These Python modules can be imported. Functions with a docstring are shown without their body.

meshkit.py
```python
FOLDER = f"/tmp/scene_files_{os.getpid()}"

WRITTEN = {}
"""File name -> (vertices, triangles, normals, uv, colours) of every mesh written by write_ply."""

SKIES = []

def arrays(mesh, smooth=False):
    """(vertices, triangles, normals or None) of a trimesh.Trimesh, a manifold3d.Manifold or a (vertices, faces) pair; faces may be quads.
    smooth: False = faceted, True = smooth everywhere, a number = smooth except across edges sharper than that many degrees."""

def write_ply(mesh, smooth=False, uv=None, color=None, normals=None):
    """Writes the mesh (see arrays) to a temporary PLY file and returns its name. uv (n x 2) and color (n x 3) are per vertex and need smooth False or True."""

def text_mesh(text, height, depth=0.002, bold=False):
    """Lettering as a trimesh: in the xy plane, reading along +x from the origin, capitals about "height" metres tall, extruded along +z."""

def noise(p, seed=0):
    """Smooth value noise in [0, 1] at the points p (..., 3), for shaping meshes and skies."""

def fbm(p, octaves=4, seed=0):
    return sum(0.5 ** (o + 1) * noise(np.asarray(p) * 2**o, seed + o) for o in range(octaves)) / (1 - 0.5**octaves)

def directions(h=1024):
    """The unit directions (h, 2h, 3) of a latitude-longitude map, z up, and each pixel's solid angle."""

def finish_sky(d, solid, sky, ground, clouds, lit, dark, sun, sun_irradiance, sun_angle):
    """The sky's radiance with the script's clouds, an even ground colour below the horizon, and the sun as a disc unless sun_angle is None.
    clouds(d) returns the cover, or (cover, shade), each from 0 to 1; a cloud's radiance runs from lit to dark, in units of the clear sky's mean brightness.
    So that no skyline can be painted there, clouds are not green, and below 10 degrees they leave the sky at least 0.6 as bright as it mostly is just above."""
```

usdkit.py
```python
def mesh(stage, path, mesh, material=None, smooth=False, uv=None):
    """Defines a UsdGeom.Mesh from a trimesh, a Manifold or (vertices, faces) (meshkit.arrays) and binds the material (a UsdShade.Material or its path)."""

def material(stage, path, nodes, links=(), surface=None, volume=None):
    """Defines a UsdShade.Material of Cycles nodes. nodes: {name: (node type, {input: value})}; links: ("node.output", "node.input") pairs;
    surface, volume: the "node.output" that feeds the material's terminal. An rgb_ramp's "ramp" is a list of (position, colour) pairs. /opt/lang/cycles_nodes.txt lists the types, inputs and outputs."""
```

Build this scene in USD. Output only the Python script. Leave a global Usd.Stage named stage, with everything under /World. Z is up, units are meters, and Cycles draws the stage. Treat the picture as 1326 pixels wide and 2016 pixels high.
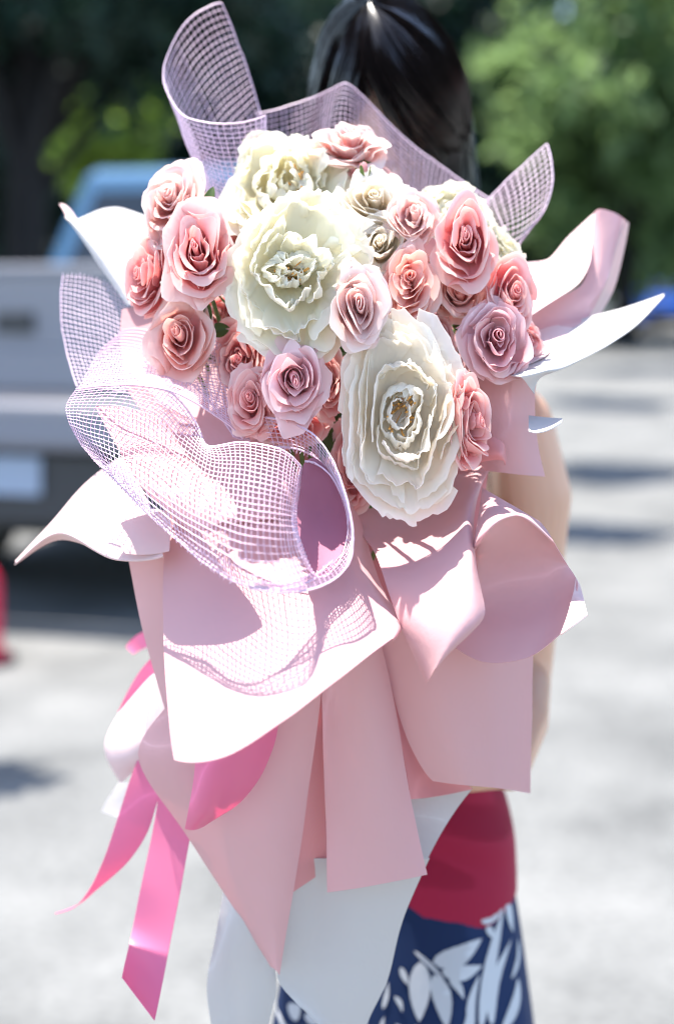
import math, numpy as np, trimesh, usdkit, meshkit, manifold3d as m3
from scipy.interpolate import Akima1DInterpolator, interp1d
from pxr import Usd, UsdGeom, UsdLux, UsdShade, Gf, Sdf, Vt

stage = Usd.Stage.CreateInMemory()
UsdGeom.SetStageUpAxis(stage, UsdGeom.Tokens.z)
UsdGeom.SetStageMetersPerUnit(stage, 1.0)
world = UsdGeom.Xform.Define(stage, '/World')
stage.SetDefaultPrim(world.GetPrim())
UsdGeom.Scope.Define(stage, '/World/Looks')

# ------------------------------------------------------------------ camera, sky, sun, exposure
CAM_H, FPX, HOR = 1.35, 2970.0, 560.0          # eye height; focal length and horizon row in photo pixels
cam = UsdGeom.Camera.Define(stage, '/World/camera')
cam.AddTranslateOp().Set(Gf.Vec3d(0, 0, CAM_H))
cam.AddRotateXOp().Set(90.0)
FL = 50.0
HA = FL * 1326 / FPX
cam.CreateFocalLengthAttr(FL)
cam.CreateHorizontalApertureAttr(HA)
cam.CreateVerticalApertureAttr(HA * 2016 / 1326)
cam.CreateVerticalApertureOffsetAttr(-(1008 - HOR) / FPX * FL)
cam.CreateClippingRangeAttr(Gf.Vec2f(0.05, 2000))
cam.CreateFStopAttr(2.8)
cam.CreateFocusDistanceAttr(1.03)
cam.CreateExposureAttr(1.42)

SUN_EL, SUN_AZ = math.radians(76), math.radians(-66)     # high, a little behind the bouquet
sun_dir = np.array([math.sin(SUN_AZ) * math.cos(SUN_EL), math.cos(SUN_AZ) * math.cos(SUN_EL), math.sin(SUN_EL)])
dome = UsdLux.DomeLight.Define(stage, '/World/sky')
dome.GetPrim().SetCustomDataByKey('kind', 'structure')
dome.CreateIntensityAttr(1.0)
sky_m = usdkit.material(stage, '/World/Looks/sky', {
    's': ('sky_texture', {'sky_type': 'single_scattering', 'sun_disc': False, 'sun_elevation': SUN_EL, 'sun_rotation': SUN_AZ}),
    'b': ('background_shader', {'strength': 0.14})}, [('s.color', 'b.color')], surface='b.background')
UsdShade.MaterialBindingAPI.Apply(dome.GetPrim()).Bind(sky_m)
sun = UsdLux.DistantLight.Define(stage, '/World/sun')
sun.CreateNormalizeAttr(True)
sun.CreateIntensityAttr(1.15)
sun.CreateAngleAttr(0.5)
sun.CreateColorAttr(Gf.Vec3f(1.0, 0.95, 0.88))
mt = Gf.Matrix4d(1.0)
mt.SetRotate(Gf.Rotation(Gf.Vec3d(0, 0, 1), Gf.Vec3d(*map(float, sun_dir))))
sun.AddTransformOp().Set(mt)

# ------------------------------------------------------------------ helpers
rng = np.random.default_rng(7)
taken = {}


def path_for(name, parent):
    base = parent.GetPath().pathString if parent else '/World'
    k = (base, name)
    n = taken.get(k, 0)
    taken[k] = n + 1
    return f'{base}/{name}' if n == 0 else f'{base}/{name}_{n:03d}'


def tag(prim, label=None, cat=None, group=None, kind=None):
    for k, v in (('label', label), ('category', cat), ('group', group), ('kind', kind)):
        if v:
            prim.SetCustomDataByKey(k, v)
    return prim


def thing(name, label, cat, loc=(0, 0, 0), rz=0.0, group=None):
    x = UsdGeom.Xform.Define(stage, path_for(name, None))
    x.AddTranslateOp().Set(Gf.Vec3d(*map(float, loc)))
    if rz:
        x.AddRotateZOp().Set(float(rz))
    return tag(x.GetPrim(), label, cat, group)


def obj(name, mesh, mat, parent=None, smooth=False, uv=None, label=None, kind=None):
    p = usdkit.mesh(stage, path_for(name, parent), mesh, M[mat] if isinstance(mat, str) else mat, smooth=smooth, uv=uv).GetPrim()
    return tag(p, label, kind=kind)


def at(px, py, Y):
    return np.array([(px - 663.0) * Y / FPX, Y, CAM_H - (py - HOR) * Y / FPX])


def grid3(rows):
    """rows of (px, py, Y) control points -> array of world points"""
    return np.array([[at(*c) for c in r] for r in rows])


def spline(ctrl, nu, nv, fu=None, fv=None):
    """smooth surface through a control grid, resampled nu x nv"""
    def along(a, n, f):
        k = a.shape[0]
        x = np.linspace(0, 1, k)
        xs = np.linspace(0, 1, n) if f is None else f
        if k == 2:
            return a[0] + (a[1] - a[0]) * xs.reshape(-1, *[1] * (a.ndim - 1))
        if k == 3:
            return interp1d(x, a, kind='quadratic', axis=0)(xs)
        return Akima1DInterpolator(x, a, axis=0, method='makima')(xs)
    g = along(np.asarray(ctrl, float), nu, fu)
    g = along(np.swapaxes(g, 0, 1), nv, fv)
    return np.swapaxes(g, 0, 1)


def grid_normals(P):
    du = np.gradient(P, axis=0)
    dv = np.gradient(P, axis=1)
    n = np.cross(du, dv)
    l = np.linalg.norm(n, axis=-1, keepdims=True)
    return n / np.maximum(l, 1e-12)


def grid_faces(nu, nv):
    i = np.arange(nu * nv).reshape(nu, nv)
    q = np.stack([i[:-1, :-1], i[1:, :-1], i[1:, 1:], i[:-1, 1:]], -1).reshape(-1, 4)
    return np.vstack([q[:, [0, 1, 2]], q[:, [0, 2, 3]]])


def shell(P, th):
    """closed thin solid from a point grid"""
    nu, nv = P.shape[:2]
    n = grid_normals(P)
    A, B = (P + n * th / 2).reshape(-1, 3), (P - n * th / 2).reshape(-1, 3)
    f = grid_faces(nu, nv)
    i = np.arange(nu * nv).reshape(nu, nv)
    loop = np.concatenate([i[0, :-1], i[:-1, -1], i[-1, :0:-1], i[:0:-1, 0]])
    V = [A, B, A[loop], B[loop]]
    k, L = len(A), len(loop)
    a = 2 * k + np.arange(L)
    b = a + L
    a2, b2 = np.roll(a, -1), np.roll(b, -1)
    side = np.vstack([np.stack([a, b, a2], 1), np.stack([a2, b, b2], 1)])
    return np.vstack(V), np.vstack([f, f[:, ::-1] + k, side[:, ::-1]])


def tubes(P, R, sides=3):
    """P (n,k,3) polylines, R scalar or (n,k): closed-ish small tubes"""
    P = np.asarray(P, float)
    n, k = P.shape[:2]
    R = np.broadcast_to(np.asarray(R, float), (n, k))
    T = np.gradient(P, axis=1)
    T /= np.maximum(np.linalg.norm(T, axis=-1, keepdims=True), 1e-12)
    ref = np.where(np.abs(T[..., 2:3]) < 0.9, np.array([0, 0, 1.0]), np.array([1.0, 0, 0]))
    a = np.cross(T, ref)
    a /= np.maximum(np.linalg.norm(a, axis=-1, keepdims=True), 1e-12)
    b = np.cross(T, a)
    ang = np.arange(sides) * 2 * np.pi / sides
    V = P[:, :, None] + R[:, :, None, None] * (np.cos(ang)[:, None] * a[:, :, None] + np.sin(ang)[:, None] * b[:, :, None])
    idx = np.arange(n * k * sides).reshape(n, k, sides)
    i0, i1 = idx[:, :-1], idx[:, 1:]
    j0, j1 = np.roll(i0, -1, 2), np.roll(i1, -1, 2)
    F = np.vstack([np.stack([i0, i1, j1], -1).reshape(-1, 3), np.stack([i0, j1, j0], -1).reshape(-1, 3)])
    if sides > 3:
        caps = []
        for e, flip in ((0, False), (k - 1, True)):
            r = idx[:, e]
            for q in range(1, sides - 1):
                t = np.stack([r[:, 0], r[:, q], r[:, q + 1]], 1)
                caps.append(t[:, ::-1] if flip else t)
        F = np.vstack([F] + caps)
    return V.reshape(-1, 3), F


def cat(parts):
    V, F, n = [], [], 0
    for v, f in parts:
        V.append(v)
        F.append(np.asarray(f) + n)
        n += len(v)
    return np.vstack(V), np.vstack(F)


def rbox(sx, sy, sz, c=(0, 0, 0), r=0.02, rot=None):
    """box with rounded edges (hull of spheres)"""
    r = min(r, sx / 2.01, sy / 2.01, sz / 2.01)
    s = m3.Manifold.sphere(r, 12)
    hs = [s.translate([x * (sx / 2 - r), y * (sy / 2 - r), z * (sz / 2 - r)]) for x in (-1, 1) for y in (-1, 1) for z in (-1, 1)]
    h = m3.Manifold.batch_hull(hs)
    if rot:
        h = h.rotate(rot)
    h = h.translate(list(map(float, c)))
    g = h.to_mesh()
    return np.array(g.vert_properties[:, :3]), np.array(g.tri_verts)


def cyl(r, h, c, axis='x', n=24, r2=None):
    m = m3.Manifold.cylinder(h, r, r2 if r2 is not None else r, n, True)
    if axis == 'x':
        m = m.rotate([0, 90, 0])
    elif axis == 'y':
        m = m.rotate([90, 0, 0])
    g = m.translate(list(map(float, c))).to_mesh()
    return np.array(g.vert_properties[:, :3]), np.array(g.tri_verts)


# ------------------------------------------------------------------ materials
M = {}


def plain(name, col, rough=0.5, spec=0.5, bumpy=None, **kw):
    nodes = {'p': ('principled_bsdf', {'base_color': col, 'roughness': rough, 'specular_ior_level': spec, **kw})}
    links = []
    if bumpy:
        sc, st = bumpy
        nodes |= {'tc': ('texture_coordinate', {}), 'n': ('noise_texture', {'scale': sc, 'detail': 4}), 'b': ('bump', {'strength': st, 'distance': 0.001})}
        links += [('tc.object', 'n.vector'), ('n.fac', 'b.height'), ('b.normal', 'p.normal')]
    M[name] = usdkit.material(stage, f'/World/Looks/{name}', nodes, links, surface='p.BSDF')


def sheet(name, col, trans, tw=0.25, rough=0.55, spec=0.3, grain=True):
    """paper and cloth: a diffuse surface that lets some light through"""
    nodes = {'p': ('principled_bsdf', {'base_color': col, 'roughness': rough, 'specular_ior_level': spec}),
             't': ('translucent_bsdf', {'color': trans}),
             'm': ('mix_closure', {'fac': tw})}
    links = [('p.BSDF', 'm.closure1'), ('t.BSDF', 'm.closure2')]
    if grain:
        nodes |= {'tc': ('geometry', {}), 'n': ('noise_texture', {'scale': 34.0, 'detail': 7, 'roughness': 0.62}), 'b': ('bump', {'strength': 0.35, 'distance': 0.003})}
        links += [('tc.position', 'n.vector'), ('n.fac', 'b.height'), ('b.normal', 'p.normal')]
    M[name] = usdkit.material(stage, f'/World/Looks/{name}', nodes, links, surface='m.closure')


def petal_mat(name, ramp, trans, tw=0.32, vein=0.25):
    """petal colour runs from throat to margin along the petal (uv.y)"""
    nodes = {'uv': ('texture_coordinate', {}), 's': ('separate_xyz', {}), 'r': ('rgb_ramp', {'ramp': ramp}),
             'mp': ('mapping', {'scale': (22.0, 2.2, 1.0)}), 'n': ('noise_texture', {'scale': 1.0, 'detail': 4.0}),
             'b': ('bump', {'strength': vein, 'distance': 0.0012}),
             'p': ('principled_bsdf', {'roughness': 0.5, 'specular_ior_level': 0.3, 'sheen_weight': 0.15, 'sheen_roughness': 0.4}),
             't': ('translucent_bsdf', {'color': trans}), 'mx': ('mix_color', {'blend_type': 'multiply', 'fac': 1.0, 'b': trans}),
             'm': ('mix_closure', {'fac': tw})}
    links = [('uv.UV', 's.vector'), ('s.y', 'r.fac'), ('r.color', 'p.base_color'), ('r.color', 'mx.a'), ('mx.result', 't.color'),
             ('uv.UV', 'mp.vector'), ('mp.vector', 'n.vector'), ('n.fac', 'b.height'), ('b.normal', 'p.normal'),
             ('p.BSDF', 'm.closure1'), ('t.BSDF', 'm.closure2')]
    M[name] = usdkit.material(stage, f'/World/Looks/{name}', nodes, links, surface='m.closure')


petal_mat('petal_pink', [(0, (0.86, 0.32, 0.35)), (0.3, (0.93, 0.53, 0.53)), (0.65, (0.95, 0.70, 0.68)), (0.92, (0.96, 0.83, 0.80)), (1, (0.97, 0.93, 0.91))], (1.0, 0.86, 0.84), 0.62)
petal_mat('petal_salmon', [(0, (0.88, 0.36, 0.34)), (0.3, (0.94, 0.57, 0.53)), (0.65, (0.96, 0.73, 0.68)), (0.92, (0.96, 0.84, 0.80)), (1, (0.97, 0.93, 0.90))], (1.0, 0.88, 0.83), 0.62)
petal_mat('petal_pale', [(0, (0.92, 0.54, 0.53)), (0.3, (0.95, 0.73, 0.71)), (0.65, (0.97, 0.84, 0.81)), (1, (0.98, 0.94, 0.92))], (1.0, 0.93, 0.90), 0.62)
petal_mat('petal_mauve', [(0, (0.76, 0.28, 0.35)), (0.3, (0.87, 0.55, 0.58)), (0.7, (0.91, 0.71, 0.72)), (1, (0.95, 0.86, 0.86))], (1.0, 0.86, 0.87), 0.58)
petal_mat('petal_white', [(0, (0.95, 0.84, 0.64)), (0.3, (0.97, 0.91, 0.80)), (0.65, (0.975, 0.95, 0.89)), (1, (0.98, 0.965, 0.94))], (1.0, 0.97, 0.92), 0.62)
petal_mat('petal_cream', [(0, (0.93, 0.78, 0.45)), (0.2, (0.96, 0.91, 0.72)), (0.5, (0.975, 0.955, 0.86)), (1, (0.98, 0.97, 0.93))], (1.0, 0.985, 0.92), 0.66, 0.3)
petal_mat('petal_ivory', [(0, (0.93, 0.72, 0.45)), (0.2, (0.95, 0.87, 0.73)), (0.55, (0.97, 0.935, 0.86)), (1, (0.98, 0.965, 0.93))], (1.0, 0.97, 0.92), 0.66, 0.3)
plain('stamen', (0.62, 0.30, 0.07), 0.7)
sheet('leaf', (0.07, 0.12, 0.03), (0.18, 0.30, 0.04), 0.35, 0.45, 0.4, False)
sheet('sepal', (0.16, 0.22, 0.05), (0.3, 0.42, 0.08), 0.3, 0.5, 0.4, False)
plain('stem', (0.12, 0.19, 0.05), 0.5)
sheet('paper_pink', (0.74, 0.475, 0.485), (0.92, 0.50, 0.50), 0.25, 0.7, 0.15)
sheet('mouth_shade', (0.46, 0.19, 0.26), (0.5, 0.2, 0.27), 0.1, 0.8, 0.1)  # dark mauve stands for the shade inside the netting mouth
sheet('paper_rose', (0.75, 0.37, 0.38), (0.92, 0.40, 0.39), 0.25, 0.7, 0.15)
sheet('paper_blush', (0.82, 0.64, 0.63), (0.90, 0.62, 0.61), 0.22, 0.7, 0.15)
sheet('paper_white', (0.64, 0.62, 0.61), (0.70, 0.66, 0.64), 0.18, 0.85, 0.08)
sheet('net', (0.84, 0.69, 0.80), (0.85, 0.67, 0.79), 0.3, 0.45, 0.4, False)
sheet('ribbon', (0.82, 0.25, 0.43), (0.95, 0.28, 0.46), 0.4, 0.36, 0.45, False)
plain('skin', (0.47, 0.275, 0.18), 0.5, 0.4, subsurface_weight=0.15, subsurface_scale=0.01)
plain('crimson', (0.24, 0.004, 0.028), 0.75, 0.25, (900, 0.3))
plain('navy', (0.007, 0.019, 0.062), 0.8, 0.2, (900, 0.3))
plain('print_white', (0.42, 0.43, 0.45), 0.8, 0.2, (300, 0.4))
plain('hair', (0.005, 0.003, 0.0027), 0.25, 0.55)
plain('clip', (0.6, 0.5, 0.4), 0.25, 0.5, metallic=0.8)
plain('eye_white', (0.7, 0.68, 0.66), 0.3)
plain('eye_dark', (0.02, 0.012, 0.01), 0.2)
plain('lips', (0.45, 0.14, 0.13), 0.45)
plain('car_white', (0.135, 0.14, 0.165), 0.35, 0.5, coat_weight=0.7)
plain('car_blue', (0.02, 0.10, 0.5), 0.3, 0.5, coat_weight=0.8)
plain('car_silver', (0.5, 0.51, 0.53), 0.35, 0.5, coat_weight=0.8)
plain('cab_sky_tint', (0.045, 0.125, 0.23), 0.45, 0.4)  # blue painted in for the sky reflected on the cab
plain('tyre', (0.02, 0.02, 0.021), 0.85)
plain('dark_trim', (0.02, 0.021, 0.023), 0.5)
plain('dark_glass', (0.012, 0.016, 0.02), 0.06, 0.8)
plain('chrome', (0.55, 0.56, 0.58), 0.22, 0.5, metallic=0.9)
plain('tail_red', (0.4, 0.02, 0.03), 0.2)
plain('plate', (0.24, 0.29, 0.37), 0.5)
plain('red_paint', (0.55, 0.012, 0.05), 0.35)
M['bark'] = usdkit.material(stage, '/World/Looks/bark', {
    'g': ('geometry', {}), 'mp': ('mapping', {'scale': (9.0, 9.0, 1.6)}), 'n': ('noise_texture', {'scale': 3.0, 'detail': 6}),
    'r': ('rgb_ramp', {'ramp': [(0.3, (0.005, 0.005, 0.006)), (0.7, (0.018, 0.016, 0.015))]}), 'b': ('bump', {'strength': 0.8, 'distance': 0.03}),
    'p': ('principled_bsdf', {'roughness': 0.9, 'specular_ior_level': 0.2})},
    [('g.position', 'mp.vector'), ('mp.vector', 'n.vector'), ('n.fac', 'r.fac'), ('r.color', 'p.base_color'), ('n.fac', 'b.height'), ('b.normal', 'p.normal')], surface='p.BSDF')


def foliage(name, a, b, tr, tw):
    M[name] = usdkit.material(stage, f'/World/Looks/{name}', {
        'g': ('geometry', {}), 'r': ('rgb_ramp', {'ramp': [(0, a), (1, b)]}),
        'p': ('principled_bsdf', {'roughness': 0.5, 'specular_ior_level': 0.35}), 't': ('translucent_bsdf', {'color': tr}), 'm': ('mix_closure', {'fac': tw})},
        [('g.random_per_island', 'r.fac'), ('r.color', 'p.base_color'), ('p.BSDF', 'm.closure1'), ('t.BSDF', 'm.closure2')], surface='m.closure')


foliage('foliage_fresh', (0.08, 0.13, 0.055), (0.16, 0.23, 0.10), (0.32, 0.48, 0.18), 0.5)
foliage('foliage_sun_tint', (0.13, 0.20, 0.045), (0.20, 0.28, 0.07), (0.42, 0.62, 0.10), 0.5)  # leaf colour brightened to stand for sunlight on one tree
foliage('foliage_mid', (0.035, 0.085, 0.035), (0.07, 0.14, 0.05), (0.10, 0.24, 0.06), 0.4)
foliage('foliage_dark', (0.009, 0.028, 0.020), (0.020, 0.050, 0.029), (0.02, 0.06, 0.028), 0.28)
M['ground'] = usdkit.material(stage, '/World/Looks/ground', {
    'g': ('geometry', {}), 'n1': ('noise_texture', {'scale': 1.7, 'detail': 6, 'roughness': 0.65}), 'n2': ('noise_texture', {'scale': 45.0, 'detail': 6, 'roughness': 0.7}),
    'r1': ('rgb_ramp', {'ramp': [(0.32, (0.124, 0.126, 0.122)), (0.5, (0.186, 0.188, 0.181)), (0.68, (0.238, 0.238, 0.229))]}),
    'r2': ('rgb_ramp', {'ramp': [(0.35, (0.62, 0.62, 0.62)), (0.6, (1, 1, 1))]}),
    'mx': ('mix_color', {'blend_type': 'multiply', 'fac': 1.0}), 'b': ('bump', {'strength': 0.5, 'distance': 0.004}),
    'n3': ('noise_texture', {'scale': 0.55, 'detail': 5, 'roughness': 0.7}), 'r3': ('rgb_ramp', {'ramp': [(0.66, (0, 0, 0)), (0.78, (1, 1, 1))]}),
    'mx2': ('mix_color', {'blend_type': 'mix', 'b': (0.30, 0.22, 0.14)}), 'mm': ('math', {'math_type': 'multiply', 'value2': 0.35}),
    'p': ('principled_bsdf', {'roughness': 0.85, 'specular_ior_level': 0.3})},
    [('g.position', 'n1.vector'), ('g.position', 'n2.vector'), ('g.position', 'n3.vector'), ('n1.fac', 'r1.fac'), ('n2.fac', 'r2.fac'), ('n3.fac', 'r3.fac'),
     ('r1.color', 'mx.a'), ('r2.color', 'mx.b'), ('r3.color', 'mm.value1'), ('mm.value', 'mx2.fac'), ('mx.result', 'mx2.a'), ('mx2.result', 'p.base_color'), ('n2.fac', 'b.height'), ('b.normal', 'p.normal')], surface='p.BSDF')

# ------------------------------------------------------------------ ground
gx = np.array([-200, -60, -20, -8, -3, 0, 3, 8, 20, 60, 200.0])
gy = np.array([-40, -5, 0, 3, 6, 10, 16, 25, 45, 90, 300.0])
G = np.stack([*np.meshgrid(gx, gy, indexing='ij'), np.zeros((11, 11))], -1)
tag(obj('pavement', (G.reshape(-1, 3), grid_faces(11, 11)), 'ground'), kind='structure')
# a strip of bare earth and undergrowth where the trees stand
E = np.stack([*np.meshgrid(np.linspace(-60, 60, 30), np.linspace(52, 120, 8), indexing='ij'), np.full((30, 8), 0.004)], -1)
plain('earth', (0.06, 0.055, 0.035), 0.95, 0.1)
tag(obj('earth', (E.reshape(-1, 3), grid_faces(30, 8)), 'earth'), kind='structure')


# ------------------------------------------------------------------ trees
def tree(name, label, X, Y, trunk_h, trunk_r, crown_c, crown_r, n_clump, per, leaf, mat, seed, group=None):
    """tapered trunk with limbs; a crown of leaf clumps with gaps"""
    r = np.random.default_rng(seed)
    t = thing(name, label, 'tree', (X, Y, 0), group=group)
    cc, cr = np.array(crown_c, float), np.array(crown_r, float)
    top = cc + [0, 0, cr[2] * 0.4]
    k = 14
    s = np.linspace(0, 1, k)[:, None]
    P = np.array([0, 0, -0.1]) * (1 - s) + top * s
    if math.hypot(*cc[:2]) > 1.0:
        P[:, :2] = top[:2] * s ** 12
    P[:, :2] += np.stack([np.sin(s[:, 0] * 5 + seed), np.cos(s[:, 0] * 4 + seed)], 1) * 0.12 * s * trunk_r * 4
    R = trunk_r * (1.0 - 0.8 * s[:, 0]) * (1 + 0.5 * np.exp(-s[:, 0] * 20))
    parts = [tubes(P[None], R[None], 10)]
    u = r.normal(size=(n_clump, 3))
    u /= np.linalg.norm(u, axis=1, keepdims=True)
    cen = cc + u * cr * (r.uniform(0.15, 1.0, (n_clump, 1)) ** 0.45)
    cen[:, 2] = np.maximum(cen[:, 2], 0.6)
    ends = cen[r.permutation(n_clump)[: min(26, n_clump)]]
    for e in ends:
        hb = r.uniform(0.3, 0.95) if math.hypot(*cc[:2]) < 1.0 else 0.98
        st = np.array([np.interp(hb, s[:, 0], P[:, a]) for a in range(3)])
        if e[2] < st[2]:
            st = np.array([np.interp(max(0.15, hb * 0.5) if math.hypot(*cc[:2]) < 1.0 else 0.97, s[:, 0], P[:, a]) for a in range(3)])
        q = np.linspace(0, 1, 7)[:, None]
        L = st * (1 - q) + e * q
        L[:, 2] += np.sin(q[:, 0] * np.pi) * 0.25
        parts.append(tubes(L[None], (trunk_r * 0.32 * (1 - 0.85 * q[:, 0]))[None], 5))
    obj('trunk', cat(parts), 'bark', t, smooth=60)
    sz = r.uniform(0.55, 1.15, n_clump) * cr.mean() * (0.23 if mat == 'foliage_fresh' else 0.30)
    pos = np.repeat(cen, per, 0) + r.normal(size=(n_clump * per, 3)) * np.repeat(sz, per)[:, None] * [0.55, 0.55, 0.42]
    n = len(pos)
    d = r.normal(size=(n, 3)) + [0, 0, -0.3]
    d /= np.linalg.norm(d, axis=1, keepdims=True)
    w = np.cross(d, r.normal(size=(n, 3)))
    w /= np.linalg.norm(w, axis=1, keepdims=True)
    ll = leaf * r.uniform(0.6, 1.3, (n, 1))
    nn = np.cross(d, w)
    V = np.stack([pos, pos + d * ll * 0.5 + w * ll * 0.3 + nn * ll * 0.06, pos + d * ll, pos + d * ll * 0.5 - w * ll * 0.3 + nn * ll * 0.06], 1).reshape(-1, 3)
    V[:, 2] = np.maximum(V[:, 2], 0.05)
    i = np.arange(n)[:, None] * 4
    obj('crown', (V, np.vstack([i + [0, 1, 2], i + [0, 2, 3]])), mat, t)
    return t


TG = 'trees along the far side of the lot'
# right-hand trees, 30-50 m off
tree('tree', 'bright green broadleaf tree behind the white spike of paper at right', 6.3, 33, 3, 0.28, (0, 0, 5.2), (3.0, 2.6, 4.2), 60, 160, 0.42, 'foliage_fresh', 11)
tree('tree', 'dark green tree between the dark hair and the bright tree', 2.9, 38, 3, 0.3, (0, 0, 5.2), (3.6, 2.8, 5.0), 80, 150, 0.42, 'foliage_dark', 12)
tree('tree', 'mid green tree filling the far upper right corner', 10.5, 40, 3, 0.3, (0, 0, 5.6), (3.6, 2.8, 5.2), 80, 150, 0.42, 'foliage_mid', 13)
tree('tree', 'dark tree hidden mostly behind the head and netting', -1.6, 41, 3, 0.3, (0, 0, 5.4), (3.6, 2.8, 5.4), 80, 140, 0.45, 'foliage_dark', 14)
# left-hand trees
tree('tree', 'thick dark trunk under dark leaves at the left edge above the pickup', -4.15, 20, 4, 0.36, (0.2, 0.5, 6.6), (3.2, 2.2, 3.0), 60, 160, 0.3, 'foliage_dark', 15)
tree('tree', 'sunlit yellow green tree between the dark trunk and the rolled netting', -4.35, 28, 2.4, 0.22, (0, 0, 4.7), (1.0, 1.0, 1.55), 34, 220, 0.3, 'foliage_sun_tint', 16)
tree('tree', 'dark tree behind the upright roll of netting', -3.1, 36, 3, 0.3, (0, 0, 5.4), (3.0, 2.4, 5.0), 80, 150, 0.42, 'foliage_dark', 17)
tree('tree', 'dark leafy tree behind the thick left trunk', -8.6, 36, 3, 0.3, (0, 0, 5.4), (3.6, 2.8, 5.2), 80, 150, 0.42, 'foliage_dark', 18)
# a far belt of woodland closing the view
def wood():
    r = np.random.default_rng(99)
    n = 26000
    X = r.uniform(-34, 34, n)
    Zt = 13 + 4 * np.sin(X * 0.5) + 2 * np.sin(X * 1.3 + 1)
    pos = np.stack([X, 58 + r.normal(size=n) * 1.8, r.uniform(0, 1, n) ** 0.8 * Zt + 0.2], 1)
    d = r.normal(size=(n, 3)); d /= np.linalg.norm(d, axis=1, keepdims=True)
    w = np.cross(d, r.normal(size=(n, 3))); w /= np.linalg.norm(w, axis=1, keepdims=True)
    ll = r.uniform(0.6, 1.3, (n, 1))
    V = np.stack([pos, pos + d * ll * 0.5 + w * ll * 0.34, pos + d * ll, pos + d * ll * 0.5 - w * ll * 0.34], 1).reshape(-1, 3)
    V[:, 2] = np.maximum(V[:, 2], 0.02)
    i = np.arange(n)[:, None] * 4
    tag(obj('woodland', (V, np.vstack([i + [0, 1, 2], i + [0, 2, 3]])), 'foliage_dark'), 'dark far off woodland closing the view behind the parked cars', 'woodland', kind='stuff')
wood()
# trees just outside the frame whose shade falls on the pavement
for i, (gx_, gy_, hz, hr, lab) in enumerate([(1.36, 8.2, 4.0, (0.30, 0.40, 0.3), 'nearest of the slender trees overhanging the right side of the lot'), (1.96, 10.8, 4.7, (0.45, 0.65, 0.4), 'slender tree second nearest along the right side of the lot'),
                                            (3.0, 17.0, 5.9, (0.6, 1.1, 0.5), 'slender tree third along the right side of the lot'), (4.9, 24.3, 7.6, (1.7, 1.5, 0.7), 'farthest slender tree along the right side of the lot')]):
    cxw, cyw = gx_ + sun_dir[0] / sun_dir[2] * hz, gy_ + sun_dir[1] / sun_dir[2] * hz
    tx = 0.26 * cyw + 1.2
    tree('tree', lab, tx, cyw, 3, 0.06 + 0.03 * i, (cxw - tx, 0, hz), hr, 18, 200, 0.14 + 0.03 * i, 'foliage_mid', 40 + i)
tree('tree', 'added unseen tree shading the near left of the lot beside the red bollard', -3.0, 4.40, 3.2, 0.10, (1.02, 0, 3.3), (0.34, 0.16, 0.2), 20, 220, 0.12, 'foliage_mid', 22)  # unseen tree added to cast the shadow at lower left


# ------------------------------------------------------------------ vehicles
def wheel(parent, x, y, r=0.37, w=0.24):
    t = obj('tyre', cyl(r, w, (x, y, r)), 'tyre', parent, smooth=40)
    obj('rim', cyl(r * 0.62, w * 1.06, (x, y, r)), 'chrome', t, smooth=40)


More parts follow.
